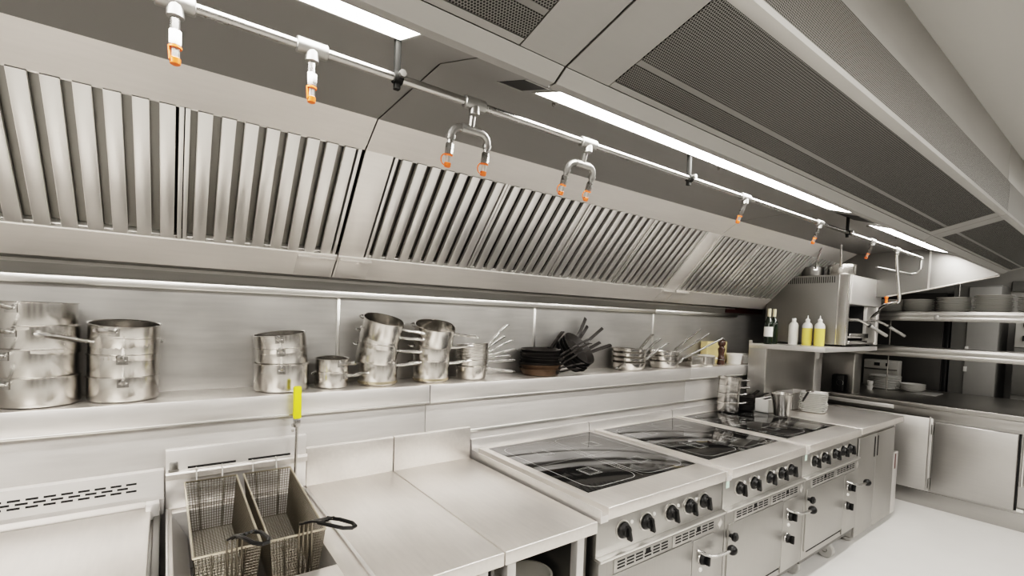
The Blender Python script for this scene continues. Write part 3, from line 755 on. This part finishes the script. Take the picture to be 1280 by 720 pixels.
# ------------------------------------------------------------------ ranges
RN = ['nearest the worktop', 'in the middle of the row', 'beside the plate cabinet']
def make_range(X, idx):
    t = thing('range_cooker', f'stainless four-zone glass top range cooker with oven, {RN[idx]}', 'range', (X+.5, 1.87, 0), 'range cookers')
    xl, xr = X+.001, X+.993
    # top plate with drip channels and a glass hob
    p = MB()
    p.box(xl+.048, xr-.010, 1.344, 2.392, .89, .946, .004, 3)
    obj('top_plate', p, 'worktop', t)
    e = MB()
    e.box(xl, xl+.006, 1.344, 2.392, .885, .942, .001).box(xl+.006, xl+.048, 1.346, 2.392, .885, .915)
    obj('drip_channel', e, 'sheet', t)
    if idx == 2: obj('end_channel', MB().box(xr-.01, xr+.008, 1.344, 2.392, .89, .944, .002), 'band', t)
    gx0, gx1, gy0, gy1 = X+.092, X+.958, 1.512, 2.348
    obj('frame_trim', MB().box(gx0-.006, gx1+.006, gy0-.006, gy1+.006, .944, .9475, .001), 'band', t)
    h = obj('glass_hob', MB().box(gx0, gx1, gy0, gy1, .944, .9488, .001), 'hob', t)
    mk = MB(); zz = .9491
    def ribbon(pts, w=.0022, closed=True):
        n = len(pts)
        for i in range(n if closed else n-1):
            a, b = Vector((*pts[i], zz)), Vector((*pts[(i+1) % n], zz)); dd = (b-a).normalized(); s = Vector((-dd.y, dd.x, 0))*w/2
            mk.quad(a-s, b-s, b+s, a+s)
    def rrect(x0, x1, y0, y1, r):
        pts = []
        for cx, cy, a0 in ((x1-r, y1-r, 0), (x0+r, y1-r, 90), (x0+r, y0+r, 180), (x1-r, y0+r, 270)):
            pts += [(cx + r*math.cos(rd(a0+15*k)), cy + r*math.sin(rd(a0+15*k))) for k in range(7)]
        return pts
    xm = (gx0+gx1)/2; ym = (gy0+gy1)/2
    for a, b in ((gx0+.05, xm-.022), (xm+.022, gx1-.05)):
        ribbon(rrect(a, b, gy0+.03, gy1-.05, .07))
        for yc in (gy1-.24, gy0+.22):
            xc = (a+b)/2
            for q in (.036, .046): ribbon([(xc-q, yc-q*1.1), (xc+q, yc-q*1.1), (xc+q, yc+q*1.1), (xc-q, yc+q*1.1)], .002)
            
    ribbon([(gx0+.05, ym), (gx1-.05, ym)], .0016, False); ribbon([(xm, gy0+.03), (xm, gy1-.05)], .0016, False)
    obj('zone_marking', mk, 'mark', h, smooth=False)
    obj('backguard', MB().prism([(2.392, .89), (2.392, .948), (2.398, .998), (2.408, 1.004), (2.418, 1.004), (2.418, .89)], xl, xr), 'sheet', t)
    # front: control panel, knobs, body
    obj('control_panel', MB().box(xl, xr, 1.366, 1.40, .722, .892, .002), 'front', t)
    obj('body', MB().box(xl, xr, 1.40, 2.39, .155, .885), 'dark_steel', t)
    for k, dx in enumerate((.158, .321, .512, .667, .797)):
        c = (X+dx+.008, 1.366, .815)
        kb = obj('knob', MB().lathe([(.038, .005), (.038, .012), (.033, .020), (.026, .026), (.024, .036), (0, .037)], c, 24, 'Y').obox((c[0]+.004, 1.366-.036, c[2]-.006), (.006, 0, .003), (0, .014, 0), (-.010, 0, .034), .003), 'black', t)
        obj('bezel', MB().lathe([(.039, .001), (.044, .001), (.043, .007), (.037, .007)], c, 28, 'Y'), 'band', kb)
        if k < 4: obj('indicator_lamp', MB().lathe([(.009, .0), (.009, .005), (.005, .008), (0, .0085)], (c[0]+.062, 1.366, .836), 12, 'Y'), 'white', t)
    if idx: obj('sticker', MB().box(X+.03, X+.062, 1.3645, 1.367, .835, .875), 'mint', t)
    # oven
    obj('oven_ledge', MB().box(xl, xr, 1.335, 1.40, .712, .726, .003), 'band', t)
    dz0, dz1 = .215, .640
    obj('oven_front', MB().box(xl, xr, 1.345, 1.40, .155, .712, .002), 'front', t)
    obj('oven_door', MB().box(X+.03, X+.684, 1.337, 1.3455, dz0, dz1, .002), 'front', t)
    obj('door_gap', MB().box(X+.06, X+.66, 1.3355, 1.3375, dz0-.012, dz0-.004), 'dark', t)
    for a, b in ((X+.105, X+.50), (X+.53, X+.90)):
        vp = obj('vent_panel', MB().box(a-.012, b+.012, 1.3415, 1.3455, .642, .706, .001), 'front', t)
        s = MB(); n = 6; w = (b-a-.02)/n
        for r_ in range(3):
            for k in range(n):
                if r_ == 0 and k == 3: s.box(a+.01+k*w+w*.12, a+.01+k*w+w*.68, 1.3405, 1.342, .672, .698); continue
                s.box(a+.01+k*w, a+.01+k*w+w*.8, 1.3405, 1.342, .690-r_*.0145-.0035, .690-r_*.0145+.0035)
        obj('vent_slot', s, 'dark', vp)
    obj('control_column', MB().box(X+.690, X+.888, 1.338, 1.3455, .165, .632, .002), 'front', t)
    for dx, z, rr in ((.775, .525, .033), (.752, .383, .030)):
        c = (X+dx, 1.338, z)
        kb = obj('oven_knob', MB().lathe([(rr*.95, .006), (rr, .010), (rr*.82, .026), (0, .028)], c, 18, 'Y').box(c[0]-.007, c[0]+.007, 1.29, 1.312, z-.026, z+.026, .003), 'black', t)
        obj('bezel', MB().lathe([(rr*1.0, .001), (rr*1.1, .001), (rr*1.02, .007)], c, 20, 'Y'), 'handle', kb)
    obj('indicator_lamp', MB().lathe([(.012, 0), (.012, .006), (.007, .010), (0, .0105)], (X+.763, 1.338, .467), 12, 'Y'), 'white', t)
    hd = obj('door_handle', MB().tube([(X+.735, 1.338, .572), (X+.745, 1.305, .566), (X+.775, 1.285, .556), (X+.82, 1.278, .548), (X+.88, 1.275, .545), (X+.945, 1.272, .545)], .0085, 10), 'handle', t)
    obj('handle_ball', MB().sphere((X+.955, 1.272, .545), .027), 'black', hd)
    obj('door_stud', MB().lathe([(.010, 0), (.012, .012), (.024, .022), (.026, .034), (.014, .044), (0, .046)], (X+.045, 1.337, .578), 14, 'Y'), 'black', t)
    obj('badge', MB().obox((X+.945, 1.3435, .668), (.012, 0, .016), (0, .003, 0), (-.010, 0, .013), .001), 'band', t)
    obj('plinth', MB().box(xl+.02, xr-.02, 1.36, 1.40, .12, .155), 'dark_steel', t)
    for cx, cy in ((X+.10, 1.44), (X+.58, 1.40), (X+.10, 2.3), (X+.9, 2.3)):
        w = obj('caster', MB().lathe([(0, -.018), (.05, -.018), (.058, -.012), (.058, .012), (.05, .018), (0, .018)], (cx, cy, .058), 20, 'X').box(cx-.024, cx+.024, cy-.03, cy+.03, .112, .124, .002).box(cx-.024, cx-.020, cy-.012, cy+.012, .05, .115), 'rubber', t)
        obj('hub', MB().lathe([(0, -.022), (.018, -.022), (.018, .022), (0, .022)], (cx, cy, .058), 12, 'X'), 'dark_steel', w)
    return t
RX = 1.488
for k in range(3): make_range(RX + k*1.0, k)

# ------------------------------------------------------------------ end cabinet
t = thing('plate_cabinet', 'stainless two-door cabinet with counter at the end of the range row', 'cabinet', (5.0, 1.87, 0))
cx0, cx1 = RX+3.02, 5.56
obj('counter', MB().box(cx0, cx1, 1.344, 2.40, .895, .9475, .004, 3), 'worktop', t)
obj('body', MB().box(cx0-.004, 5.40, 1.375, 2.39, .045, .895, .002), 'front', t)
d1 = obj('door', MB().box(cx0-.004, 4.905, 1.357, 1.374, .05, .865, .003), 'front', t)
obj('recess_grip', MB().box(4.855, 4.878, 1.3555, 1.358, .665, .838), 'dark', d1)
d2 = obj('door', MB().box(4.91, 5.385, 1.357, 1.374, .05, .865, .003), 'front', t)
obj('recess_grip', MB().box(4.925, 4.948, 1.3555, 1.358, .665, .838), 'dark', d2)
en = obj('end_post', MB().box(5.42, 5.545, 1.365, 1.40, .04, .615, .004).box(5.41, 5.43, 1.37, 2.38, .045, .895), 'sheet', t)
obj('label_strip', MB().box(5.455, 5.485, 1.3635, 1.366, .46, .60), 'red', en)
for wx, wy in ((4.56, 1.42), (5.30, 1.46), (4.56, 2.3), (5.30, 2.3)):
    obj('foot', MB().lathe([(0, 0), (.03, 0), (.045, .015), (.048, .035), (.03, .046), (0, .046)], (wx, wy, 0), 16), 'rubber', t)

# ------------------------------------------------------------------ pass stand above the counter end
sx0, sx1, sy0, sy1 = 4.625, 5.93, 1.69, 2.355
t = thing('pass_stand', 'stainless shelf stand on the counter carrying the grill', 'stand', (5.1, 2.05, .948))
obj('shelf_board', MB().box(sx0, sx1, sy0, sy1, 1.527, 1.571, .003), 'sheet', t)
obj('back_lip', MB().box(sx0, sx0+.012, 2.325, sy1, 1.57, 1.60, .002), 'sheet', t)
obj('column_side', MB().box(sx0+.001, sx0+.012, 2.195, sy1, .9482, 1.527, .002), 'front', t)
obj('column_front', MB().box(sx0+.002, 5.73, 2.188, 2.20, .9482, 1.527, .002), 'front', t)
obj('corner_strip', MB().box(sx0-.001, sx0+.022, 2.184, 2.19, .9482, 1.527, .001), 'band', t)
obj('end_post', MB().box(5.735, 5.92, 2.182, 2.30, .9482, 1.527, .003), 'sheet', t)
obj('paper_note', MB().box(5.75, 5.83, 2.1805, 2.1825, 1.40, 1.50), 'label', t)
t = thing('cooking_gadget', 'dark small appliance on the end counter beside the grey divider', 'appliance', (6.25, 2.12, 1.026))
obj('gadget_body', MB().box(6.16, 6.28, 2.04, 2.17, 1.0255, 1.22, .02), 'black', t)
obj('dial', MB().lathe([(.03, 0), (.03, .012), (.024, .016), (0, .017)], (6.16, 2.08, 1.13), 16, 'X'), 'midgrey', t)
obj('dial_ring', MB().lathe([(.034, -.002), (.034, .002), (.03, .002)], (6.16, 2.08, 1.13), 16, 'X'), 'greyceramic', t)
t = thing('divider_panel', 'grey steel divider panel standing on the end counter under the rack', 'panel', (6.35, 2.1, 1.026))
obj('panel_sheet', MB().box(6.34, 6.352, 1.955, 2.44, 1.0255, 1.468, .002), 'front', t)
obj('front_edge', MB().box(6.14, 6.352, 1.945, 1.957, 1.0255, 1.468, .002), 'band', t)

# squeeze bottles and wine bottles on the stand shelf
def squeeze(x, y, lb, oil):
    z = 1.5715
    t = thing('squeeze_bottle', lb, 'bottle', (x, y, z), 'squeeze bottles by the grill')
    if oil:
        obj('oil_fill', MB().lathe([(0, 0), (.040, 0), (.043, .006), (.043, .165), (0, .165)], (x, y, z), 24), 'oil', t)
        obj('bottle_shoulder', MB().lathe([(.0432, .165), (.043, .185), (.036, .205), (.018, .222), (.015, .226)], (x, y, z), 24), 'clear', t)
    else:
        obj('bottle_body', MB().lathe([(0, 0), (.040, 0), (.043, .006), (.043, .185), (.036, .205), (.018, .222), (.015, .226)], (x, y, z), 24), 'clear', t)
    obj('cap', MB().lathe([(.019, .224), (.019, .246), (.015, .25), (.006, .258), (.003, .285), (0, .286)] if oil else [(.019, .224), (.019, .25), (.017, .256), (0, .256)], (x, y, z), 18), 'white', t)
squeeze(4.97, 2.10, 'white empty squeeze bottle, left of the two yellow ones', False)
squeeze(4.965, 1.975, 'squeeze bottle of yellow oil between the white bottle and the other yellow one', True)
squeeze(4.955, 1.865, 'squeeze bottle of yellow oil nearest the grill front', True)
def wine(x, y, lb, lab):
    z = 1.5715
    t = thing('wine_bottle', lb, 'bottle', (x, y, z))
    obj('glass_body', MB().lathe([(0, 0), (.034, 0), (.038, .006), (.038, .19), (.034, .215), (.018, .245), (.0145, .262), (.0145, .33), (0, .33)], (x, y, z), 24), 'bottle', t)
    obj('foil_cap', MB().lathe([(.0155, .262), (.016, .335), (.014, .338), (0, .338)], (x, y, z), 18), 'cream', t)
    if lab:
        obj('paper_label', MB().lathe([(.0386, .072), (.0386, .165)], (x, y, z), 24), 'label', t)
wine(4.655, 2.19, 'green wine bottle with white label and cream foil on the stand shelf', True)
wine(4.78, 2.20, 'wine bottle with cream foil standing behind the labelled one', False)

# ------------------------------------------------------------------ salamander grill
gx0, gx1, gy0, gy1, gz0, gz1 = 5.10, 5.96, 1.70, 2.44, 1.588, 2.25
t = thing('salamander_grill', 'grey steel salamander grill with two handles on the stand', 'grill', ((gx0+gx1)/2, 2.06, 1.572))
obj('side_panel', MB().box(gx0, gx0+.02, gy0+.085, gy1, gz0, gz1, .002), 'grill', t)
obj('front_stile', MB().box(gx0, gx0+.05, gy0, gy0+.083, gz0, gz1, .003), 'front', t)
obj('edge_trim', MB().box(gx0-.003, gx0+.012, gy0-.004, gy0+.008, gz0, gz1, .001).box(gx0-.003, gx0, gy0+.078, gy0+.084, gz0, gz1), 'chrome', t)
obj('side_panel', MB().box(gx1-.05, gx1, gy0, gy1, gz0, gz1, .002), 'sheet', t)
obj('top_plate', MB().box(gx0+.001, gx1-.001, gy0+.005, gy1-.001, gz1-.02, gz1, .002), 'front', t)
obj('back_plate', MB().box(gx0+.02, gx1-.05, gy1-.02, gy1, gz0, gz1-.02), 'dark', t)
obj('shade_sheet', MB().box(gx0+.052, gx0+.056, gy0+.02, gy1-.03, gz0+.03, 1.97).box(5.645, 5.65, gy0+.04, gy1-.03, gz0+.03, 1.97).box(gx0+.05, 5.65, gy0+.30, gy0+.31, gz0+.03, 1.97), 'dark', t)  # black sheets added to darken the inside of the opening
obj('inner_cheek', MB().box(5.652, gx1-.052, gy0+.012, gy1-.03, gz0+.02, 1.972, .003), 'front', t)
obj('bottom_plate', MB().box(gx0+.02, gx1-.05, gy0+.02, gy1-.02, gz0, gz0+.02), 'dark_steel', t)
obj('burner_hood', MB().box(gx0+.05, gx1-.0, gy0-.012, gy0+.55, 1.975, gz1-.004, .006), 'sheet', t)
v = MB()
for k in range(34): v.box(gx0-.0012, gx0+.001, gy0+.115 + k*.0185, gy0+.115 + k*.0185+.0075, gz1-.075, gz1-.015)
obj('vent_slot', v, 'dark', t)
gr = MB()
for k in range(11): gr.tube([(gx0+.07+k*.045, gy0+.0, 1.82), (gx0+.07+k*.045, gy0+.29, 1.82)], .004, 6)
gr.tube([(gx0+.06, gy0+.0, 1.82), (5.63, gy0+.0, 1.82)], .007, 8).tube([(gx0+.06, gy0+.29, 1.815), (5.63, gy0+.29, 1.815)], .006, 8)
obj('grill_rack', gr, 'handle', t)
obj('drip_tray', MB().box(gx0+.06, 5.63, gy0-.01, gy0+.29, 1.655, 1.675, .003).box(gx0+.06, 5.63, gy0-.016, gy0-.004, 1.655, 1.70, .003).box(gx0+.06, 5.63, gy0-.01, gy0+.29, 1.60, 1.63, .003), 'chrome', t)
for hx in (5.27, 5.80):
    a = Vector((hx-.13, gy0-.005, 1.832)); b = Vector((hx-.05, gy0-.045, 1.832)); c = Vector((hx, gy0-.09, 1.805)); e_ = Vector((hx+.10, gy0-.24, 1.685))
    hd = obj('lift_handle', MB().tube([a, b, c, c.lerp(e_, .25)], .012, 10), 'handle', t)
    obj('grip', MB().tube([c.lerp(e_, .22), c.lerp(e_, .3), c.lerp(e_, .95), e_], [.012, .016, .016, .011], 12), 'cast', hd)
    obj('grip_collar', MB().tube([c.lerp(e_, .18), c.lerp(e_, .25)], .020, 12), 'black', hd)
for fx in (gx0+.05, gx1-.08):
    for fy in (gy0+.06, gy1-.06): obj('foot', MB().tube([(fx, fy, 1.5715), (fx, fy, gz0)], .018, 10), 'black', t)
# pans on top of the grill
g1_ = make_pan('saucepan', 'steel pan with long raised handle on top of the grill', 'saucepan', .116, .105, .080, .30, .30, loop=False, tube=True)
g1_.location = (5.30, 1.835, gz1+.0005); g1_.rotation_euler = (0, 0, rd(196))
g2_ = make_pan('saucepan', 'dark steel pan with raised handle behind the shiny one on the grill', 'saucepan', .095, .09, .070, .26, .24, loop=False, tube=True, mat='dark_steel')
g2_.location = (5.225, 2.06, gz1+.0005); g2_.rotation_euler = (0, 0, rd(214))

# ------------------------------------------------------------------ things on the far range and counter
rp = make_pan('saucepan', 'pan', 'saucepan', .094, .095, .072, .10, .01, loop=False, tube=True)
ZT = .9495
for i, (dz, tl, h) in enumerate(((0, 0, -30), (.078, .0, -26), (.150, .05, -34), (.222, .10, -28))):
    put(rp, (4.165 + .003*i, 2.285, ZT+dz), lean(rd(-20), tl, rd(h)), f'small steel saucepan, {ordinal(i, 4)} in the stack on the far range', 'saucepans on the far range')
bk = make_pan('frying_pan', 'pan', 'frying pan', .108, .05, .038, .13, .05, loop=False, tube=False, mat='iron', hmat='iron', flare=.012)
for i in range(5):
    put(bk, (4.42, 2.285, ZT + .021*i), lean(rd(60*i), .03, rd((-65, -20, -75, -35, -12)[i])), f'black iron pan, {ordinal(i, 5)} in the dark pile on the far range', 'dark pans on the far range')
t = thing('steel_bucket', 'tapered steel bucket standing on the far glass hob', 'bucket', (4.44, 1.94, ZT))
obj('bucket_body', MB().lathe([(0, 0), (.056, 0), (.06, .004), (.089, .193), (.093, .195), (.093, .199), (.086, .199), (.058, .008), (0, .006)], (4.44, 1.94, ZT), 36), 'pot', t)
t = thing('white_crate', 'white plastic tray box behind the steel bucket', 'box', (4.62, 2.1, .9495))
w_ = MB()
wx0, wx1, wy0, wy1, wz = 4.43, 4.80, 2.045, 2.17, .9495
w_.box(wx0, wx1, wy0, wy1, wz, wz+.006).box(wx0, wx0+.006, wy0, wy1, wz, wz+.12, .002).box(wx1-.006, wx1, wy0, wy1, wz, wz+.12, .002).box(wx0, wx1, wy0, wy0+.006, wz, wz+.12, .002).box(wx0, wx1, wy1-.006, wy1, wz, wz+.12, .002)
obj('box_wall', w_, 'white', t)
t = thing('steel_bin', 'low grey steel bin behind the square plates on the counter', 'bin', (5.0, 2.09, .948))
q = MB(); bz = .9482
q.box(4.83, 5.2, 2.01, 2.17, bz, bz+.004).box(4.83, 4.834, 2.01, 2.17, bz, 1.105).box(5.196, 5.2, 2.01, 2.17, bz, 1.105).box(4.83, 5.2, 2.01, 2.014, bz, 1.105).box(4.83, 5.2, 2.166, 2.17, bz, 1.105)
obj('bin_body', q, 'sheet', t)
obj('bin_rim', MB().tube([(4.83, 2.01, 1.105), (5.2, 2.01, 1.105), (5.2, 2.17, 1.105), (4.83, 2.17, 1.105)], .005, 6, closed=True), 'band', t)
pl = thing('plate', 'plate', 'plate')
def sq_plate(r, h):
    m = MB(); rings = []
    def ring(s, z):
        c = s*.28; pts = []
        for cx, cy, a0 in ((s-c, s-c, 0), (-s+c, s-c, 90), (-s+c, -s+c, 180), (s-c, -s+c, 270)):
            pts += [(cx + c*math.cos(rd(a0+22.5*k)), cy + c*math.sin(rd(a0+22.5*k)), z) for k in range(5)]
        return [m.bm.verts.new(p) for p in pts]
    for s, z in ((r*.62, 0), (r*.70, .003), (r*.98, h-.004), (r, h-.001), (r*.98, h), (r*.70, h*.45), (r*.62, h*.40)): rings.append(ring(s, z))
    for a, b in zip(rings, rings[1:]):
        n = len(a)
        for k in range(n): m.bm.faces.new((a[k], a[(k+1) % n], b[(k+1) % n], b[k]))
    m.bm.faces.new(rings[0][::-1]); m.bm.faces.new(rings[-1])
    return m
obj('plate_body', sq_plate(.106, .022), 'ceramic', pl)
for i in range(11):
    put(pl, (4.945 + random.uniform(-.003, .003), 1.875 + random.uniform(-.003, .003), .948 + .0165*i), (0, 0, rd(12 + random.uniform(-3, 3))), f'square white plate, {ordinal(i, 11) if i < 10 else "topmost"} in the pile beside the bucket', 'square plates on the counter')
t = thing('black_ladle', 'black handled ladle resting on the counter plates', 'ladle', (4.75, 1.86, 1.12))
obj('ladle_handle', MB().tube([(4.60, 1.83, 1.085), (4.66, 1.845, 1.10), (4.80, 1.87, 1.142)], [.006, .010, .009], 10), 'black', t)
obj('ladle_bowl', MB().sphere((4.86, 1.88, 1.147), .034, 14, (1.3, 1, .35)), 'handle', t)

# ------------------------------------------------------------------ perpendicular pass counter and cold cabinets
KX = 6.10
t = thing('pass_counter', 'stainless counter with cold cabinet doors across the end of the aisle', 'counter', (6.8, 1.0, 0))
obj('counter_top', MB().box(KX-.045, 7.55, -1.2, 2.45, .978, 1.025, .004, 3), 'sheet_y', t)
obj('body', MB().box(KX+.02, 7.5, -1.2, 2.45, .14, .978), 'cold', t)
obj('plinth', MB().box(KX+.004, KX+.03, -1.2, 2.45, 0, .15, .002), 'cold', t)
obj('face_frame', MB().box(KX, KX+.02, 1.245, 2.45, .155, .90, .002).box(KX, KX+.02, -1.2, 2.45, .885, .975, .002).box(KX-.002, KX+.02, 1.262, 1.275, .155, .90, .002), 'cold', t)
def cold_door(y0, y1, hinge_left=True):
    d = obj('door', MB().box(KX-.028, KX+.012, y0, y1, .175, .862, .008, 3), 'cold', t)
    hy = y1 + .012
    obj('hinge', MB().box(KX-.022, KX+.01, hy-.008, hy+.010, .19, .29, .003).box(KX-.022, KX+.01, hy-.008, hy+.010, .73, .83, .003), 'cast', d)
    obj('gasket', MB().box(KX-.004, KX+.016, y0-.012, y0, .18, .86), 'dark', d)
cold_door(.660, 1.232)
cold_door(.0, .575)
obj('door_stop', MB().box(KX-.02, KX+.0, .60, .645, .175, .20, .003), 'white', t)
obj('cable_duct', MB().tube([(KX-.006, .625, .40), (KX-.006, .625, .88)], .010, 10), 'band', t)
# upstand strip at the back of the range counter end
obj('side_upstand', MB().box(KX-.03, KX-.002, 1.56, 2.45, .935, .978, .001), 'sheet', t)
# shelving above the pass
t = thing('pass_shelf', 'two-tier steel shelf rack above the end counter', 'shelf', (6.4, 1.0, 1.5))
def tier(z0, z1, nm):
    m = MB().box(6.2, 6.62, -1.2, 2.45, z1-.018, z1, .003)
    m.box(6.196, 6.21, -1.2, 2.45, z0, z1-.001, .004)
    o = obj(nm, m, 'sheet_y', t)
    b = MB().box(6.188, 6.2, -1.2, 2.45, z0+(z1-z0)*.52, z0+(z1-z0)*.86, .005).box(6.188, 6.2, -1.2, 2.45, z0+(z1-z0)*.08, z0+(z1-z0)*.42, .005)
    obj('front_rail', b, 'band_y', o)
tier(1.846, 1.945, 'upper_board'); tier(1.472, 1.575, 'lower_board')
obj('rail_clip', MB().box(6.18, 6.19, 1.275, 1.315, 1.86, 1.91, .003), 'cast', t)
for yy in (1.76, -.3): obj('upright', MB().tube([(6.56, yy, 1.025), (6.56, yy, 1.95)], .006, 10), 'handle', t)
obj('back_rod', MB().tube([(6.56, 1.21, 1.94), (6.56, 1.21, 2.25)], .008, 10), 'handle', t)
# plates on the top shelf
dp = thing('dinner_plate', 'plate', 'plate')
obj('plate_body', MB().lathe([(0, 0), (.08, 0), (.085, .003), (.12, .012), (.132, .018), (.134, .021), (.130, .022), (.09, .009), (.08, .007), (0, .007)], (0, 0, 0), 36), 'greyceramic', dp)
SN = ['half hidden leftmost', 'second', 'third', 'tall fourth', 'rightmost']
for s, (yy, n_, sc) in enumerate(((1.72, 7, 1.0), (1.49, 7, .98), (1.21, 8, 1.0), (.93, 9, 1.06), (.64, 8, 1.0))):
    for i in range(n_):
        o = put(dp, (6.38 + random.uniform(-.003, .003), yy + random.uniform(-.003, .003), 1.9455 + .0175*i), (0, 0, random.uniform(0, 6)), f'grey plate, {ordinal(i, n_)} in the {SN[s]} pile on the top shelf', 'dinner plates on the top shelf')
        o.scale = (sc, sc, 1)
# things on the end counter
bp = thing('dinner_plate', 'plate', 'plate')
obj('plate_body', MB().lathe([(0, 0), (.11, 0), (.115, .004), (.155, .012), (.160, .018), (.158, .021), (.12, .010), (0, .008)], (0, 0, 0), 36), 'ceramic', bp)
for i in range(9):
    o = put(bp, (7.12, 1.93, 1.0255 + .0175*i), (0, 0, i*.7), f'large white plate, {ordinal(i, 9)} in the pile on the end counter', 'large plates on the end counter')
bw = thing('bowl', 'bowl', 'bowl')
obj('bowl_body', MB().lathe([(0, 0), (.07, 0), (.08, .006), (.118, .038), (.122, .042), (.118, .043), (.075, .010), (0, .008)], (0, 0, 0), 36), 'ceramic', bw)
for i in range(4):
    put(bw, (7.12, 1.66, 1.0255 + .017*i), (0, 0, i*.6), f'shallow white bowl, {ordinal(i, 4)} in the pile beside the large plates', 'bowls on the end counter')
t = thing('ticket_machine', 'pale grey machine with two dark buttons behind the plate pile', 'machine', (7.38, 2.05, 1.026))
obj('machine_body', MB().prism([(0, 0)], 0, 0) if False else MB().box(7.33, 7.47, 1.86, 2.22, 1.0255, 1.36, .008), 'greyceramic', t)
obj('button', MB().box(7.326, 7.331, 2.05, 2.11, 1.285, 1.325, .002), 'black', t)
obj('button', MB().box(7.326, 7.331, 1.965, 1.99, 1.285, 1.325, .002), 'black', t)
obj('front_lip', MB().box(7.318, 7.333, 1.87, 2.21, 1.235, 1.252, .002), 'dark_steel', t)
def cup(x, y, z, lb):
    o = obj('cup', MB().lathe([(0, 0), (.024, 0), (.034, .05), (.036, .052), (.033, .052), (.023, .004), (0, .003)], (x, y, z), 20), 'ceramic', None, (x, y, z))
    tag(o, lb, 'cup', 'white cups on the end counter')
cup(6.80, 1.985, 1.0255, 'small white cup beside the large plates, lower of two'); cup(6.80, 1.985, 1.0785, 'small white cup stacked on another beside the large plates')
t = thing('cutting_board', 'thin grey board lying on the end counter beside the bowls', 'board', (7.0, 1.38, 1.026))
obj('board_slab', MB().box(6.86, 7.2, 1.40, 1.60, 1.0255, 1.036, .004), 'lightgrey', t)

# ------------------------------------------------------------------ far room behind the pass
t = thing('tall_fridge', 'charcoal tall fridge behind the pass shelves', 'fridge', (7.9, 1.86, 0))
obj('cabinet', MB().box(7.70, 8.28, 1.52, 2.35, .02, 2.22, .006), 'charcoal', t)
obj('door', MB().box(7.67, 7.70, 1.53, 2.34, .12, 2.20, .006), 'charcoal', t)
obj('door_edge', MB().box(7.66, 7.70, 1.478, 1.515, .12, 2.2, .003), 'black', t)
t = thing('tall_cupboard', 'light grey tall cupboard with narrow side door behind the pass', 'cupboard', (7.9, 1.2, 0))
obj('cabinet', MB().box(7.72, 8.28, 1.06, 1.47, .02, 2.30, .004), 'midgrey', t)
d = obj('door', MB().box(7.70, 7.72, 1.065, 1.33, .1, 2.28, .004), 'lightgrey', t)
obj('hinge', MB().box(7.685, 7.70, 1.305, 1.335, 1.52, 1.58, .003).box(7.685, 7.70, 1.305, 1.335, 1.28, 1.34, .003), 'white', d)
t = thing('wall_oven', 'white built-in oven with two dark knobs at the right edge', 'oven', (7.9, .8, 0))
obj('oven_body', MB().box(7.72, 8.28, .55, .935, .02, 1.95, .004), 'lightgrey', t)
obj('control_panel', MB().box(7.70, 7.72, .555, .93, 1.60, 1.94, .004), 'greyceramic', t)
for z in (1.86, 1.70): obj('knob', MB().lathe([(.035, 0), (.035, .02), (.028, .026), (0, .027)], (7.70, .86, z), 18, 'X').box(7.66, 7.70, .853, .867, z-.03, z+.03), 'black', t)
obj('oven_door', MB().box(7.70, 7.72, .555, .93, 1.06, 1.59, .004), 'midgrey', t)
struct('trim_12', MB().box(8.25, 8.3, -1.5, 1.05, 2.26, 2.38, .004), 'midgrey')

# ------------------------------------------------------------------ light
def area(name, loc, size, power, rot=(0, 0, 0), col=(1, .97, .93)):
    l = bpy.data.lights.new(name, 'AREA'); l.shape = 'RECTANGLE'; l.size, l.size_y = size; l.energy = power; l.color = col
    o = bpy.data.objects.new(name, l); C.objects.link(o); o.location = loc; o.rotation_euler = rot
    return o
area('fill_lamp', (-1.0, -.7, CEIL-.02), (2.0, 1.4), 72, col=(1, .955, .905))  # unseen area lamps added under the ceiling to fill the room
area('fill_lamp', (2.6, -1.1, CEIL-.02), (2.6, .6), 60)
area('fill_lamp', (5.4, -1.1, CEIL-.02), (1.6, .6), 26)
area('fill_lamp', (7.2, .2, CEIL-.02), (.8, 1.4), 8)

w = bpy.data.worlds.new('world'); bpy.context.scene.world = w; w.use_nodes = True
w.node_tree.nodes['Background'].inputs[0].default_value = (.5, .5, .5, 1); w.node_tree.nodes['Background'].inputs[1].default_value = .3

# ------------------------------------------------------------------ camera
cam = bpy.data.cameras.new('camera'); co = bpy.data.objects.new('camera', cam); C.objects.link(co)
cam.sensor_width = 36; cam.sensor_fit = 'HORIZONTAL'; cam.lens = 590.31/1280*36; cam.shift_y = 60.94/1280; cam.clip_start = .01
yaw, pitch, roll = rd(36.34414), rd(2.42618), rd(1.92633)
cy_, sy_, cp_, sp_, cr_, sr_ = math.cos(yaw), math.sin(yaw), math.cos(pitch), math.sin(pitch), math.cos(roll), math.sin(roll)
B = Matrix(((1,0,0),(0,0,-1),(0,1,0))); Ry = Matrix(((cy_,0,-sy_),(0,1,0),(sy_,0,cy_))); Rx = Matrix(((1,0,0),(0,cp_,-sp_),(0,sp_,cp_))); Rz = Matrix(((cr_,-sr_,0),(sr_,cr_,0),(0,0,1)))
R = Rz @ Rx @ Ry @ B
co.matrix_world = Matrix.Translation((0, 0, 1.75)) @ Matrix((R[0], -R[1], -R[2])).transposed().to_4x4()
bpy.context.scene.camera = co
vs = bpy.context.scene.view_settings
vs.view_transform = 'Filmic'; vs.look = 'High Contrast'; vs.exposure = 0.28
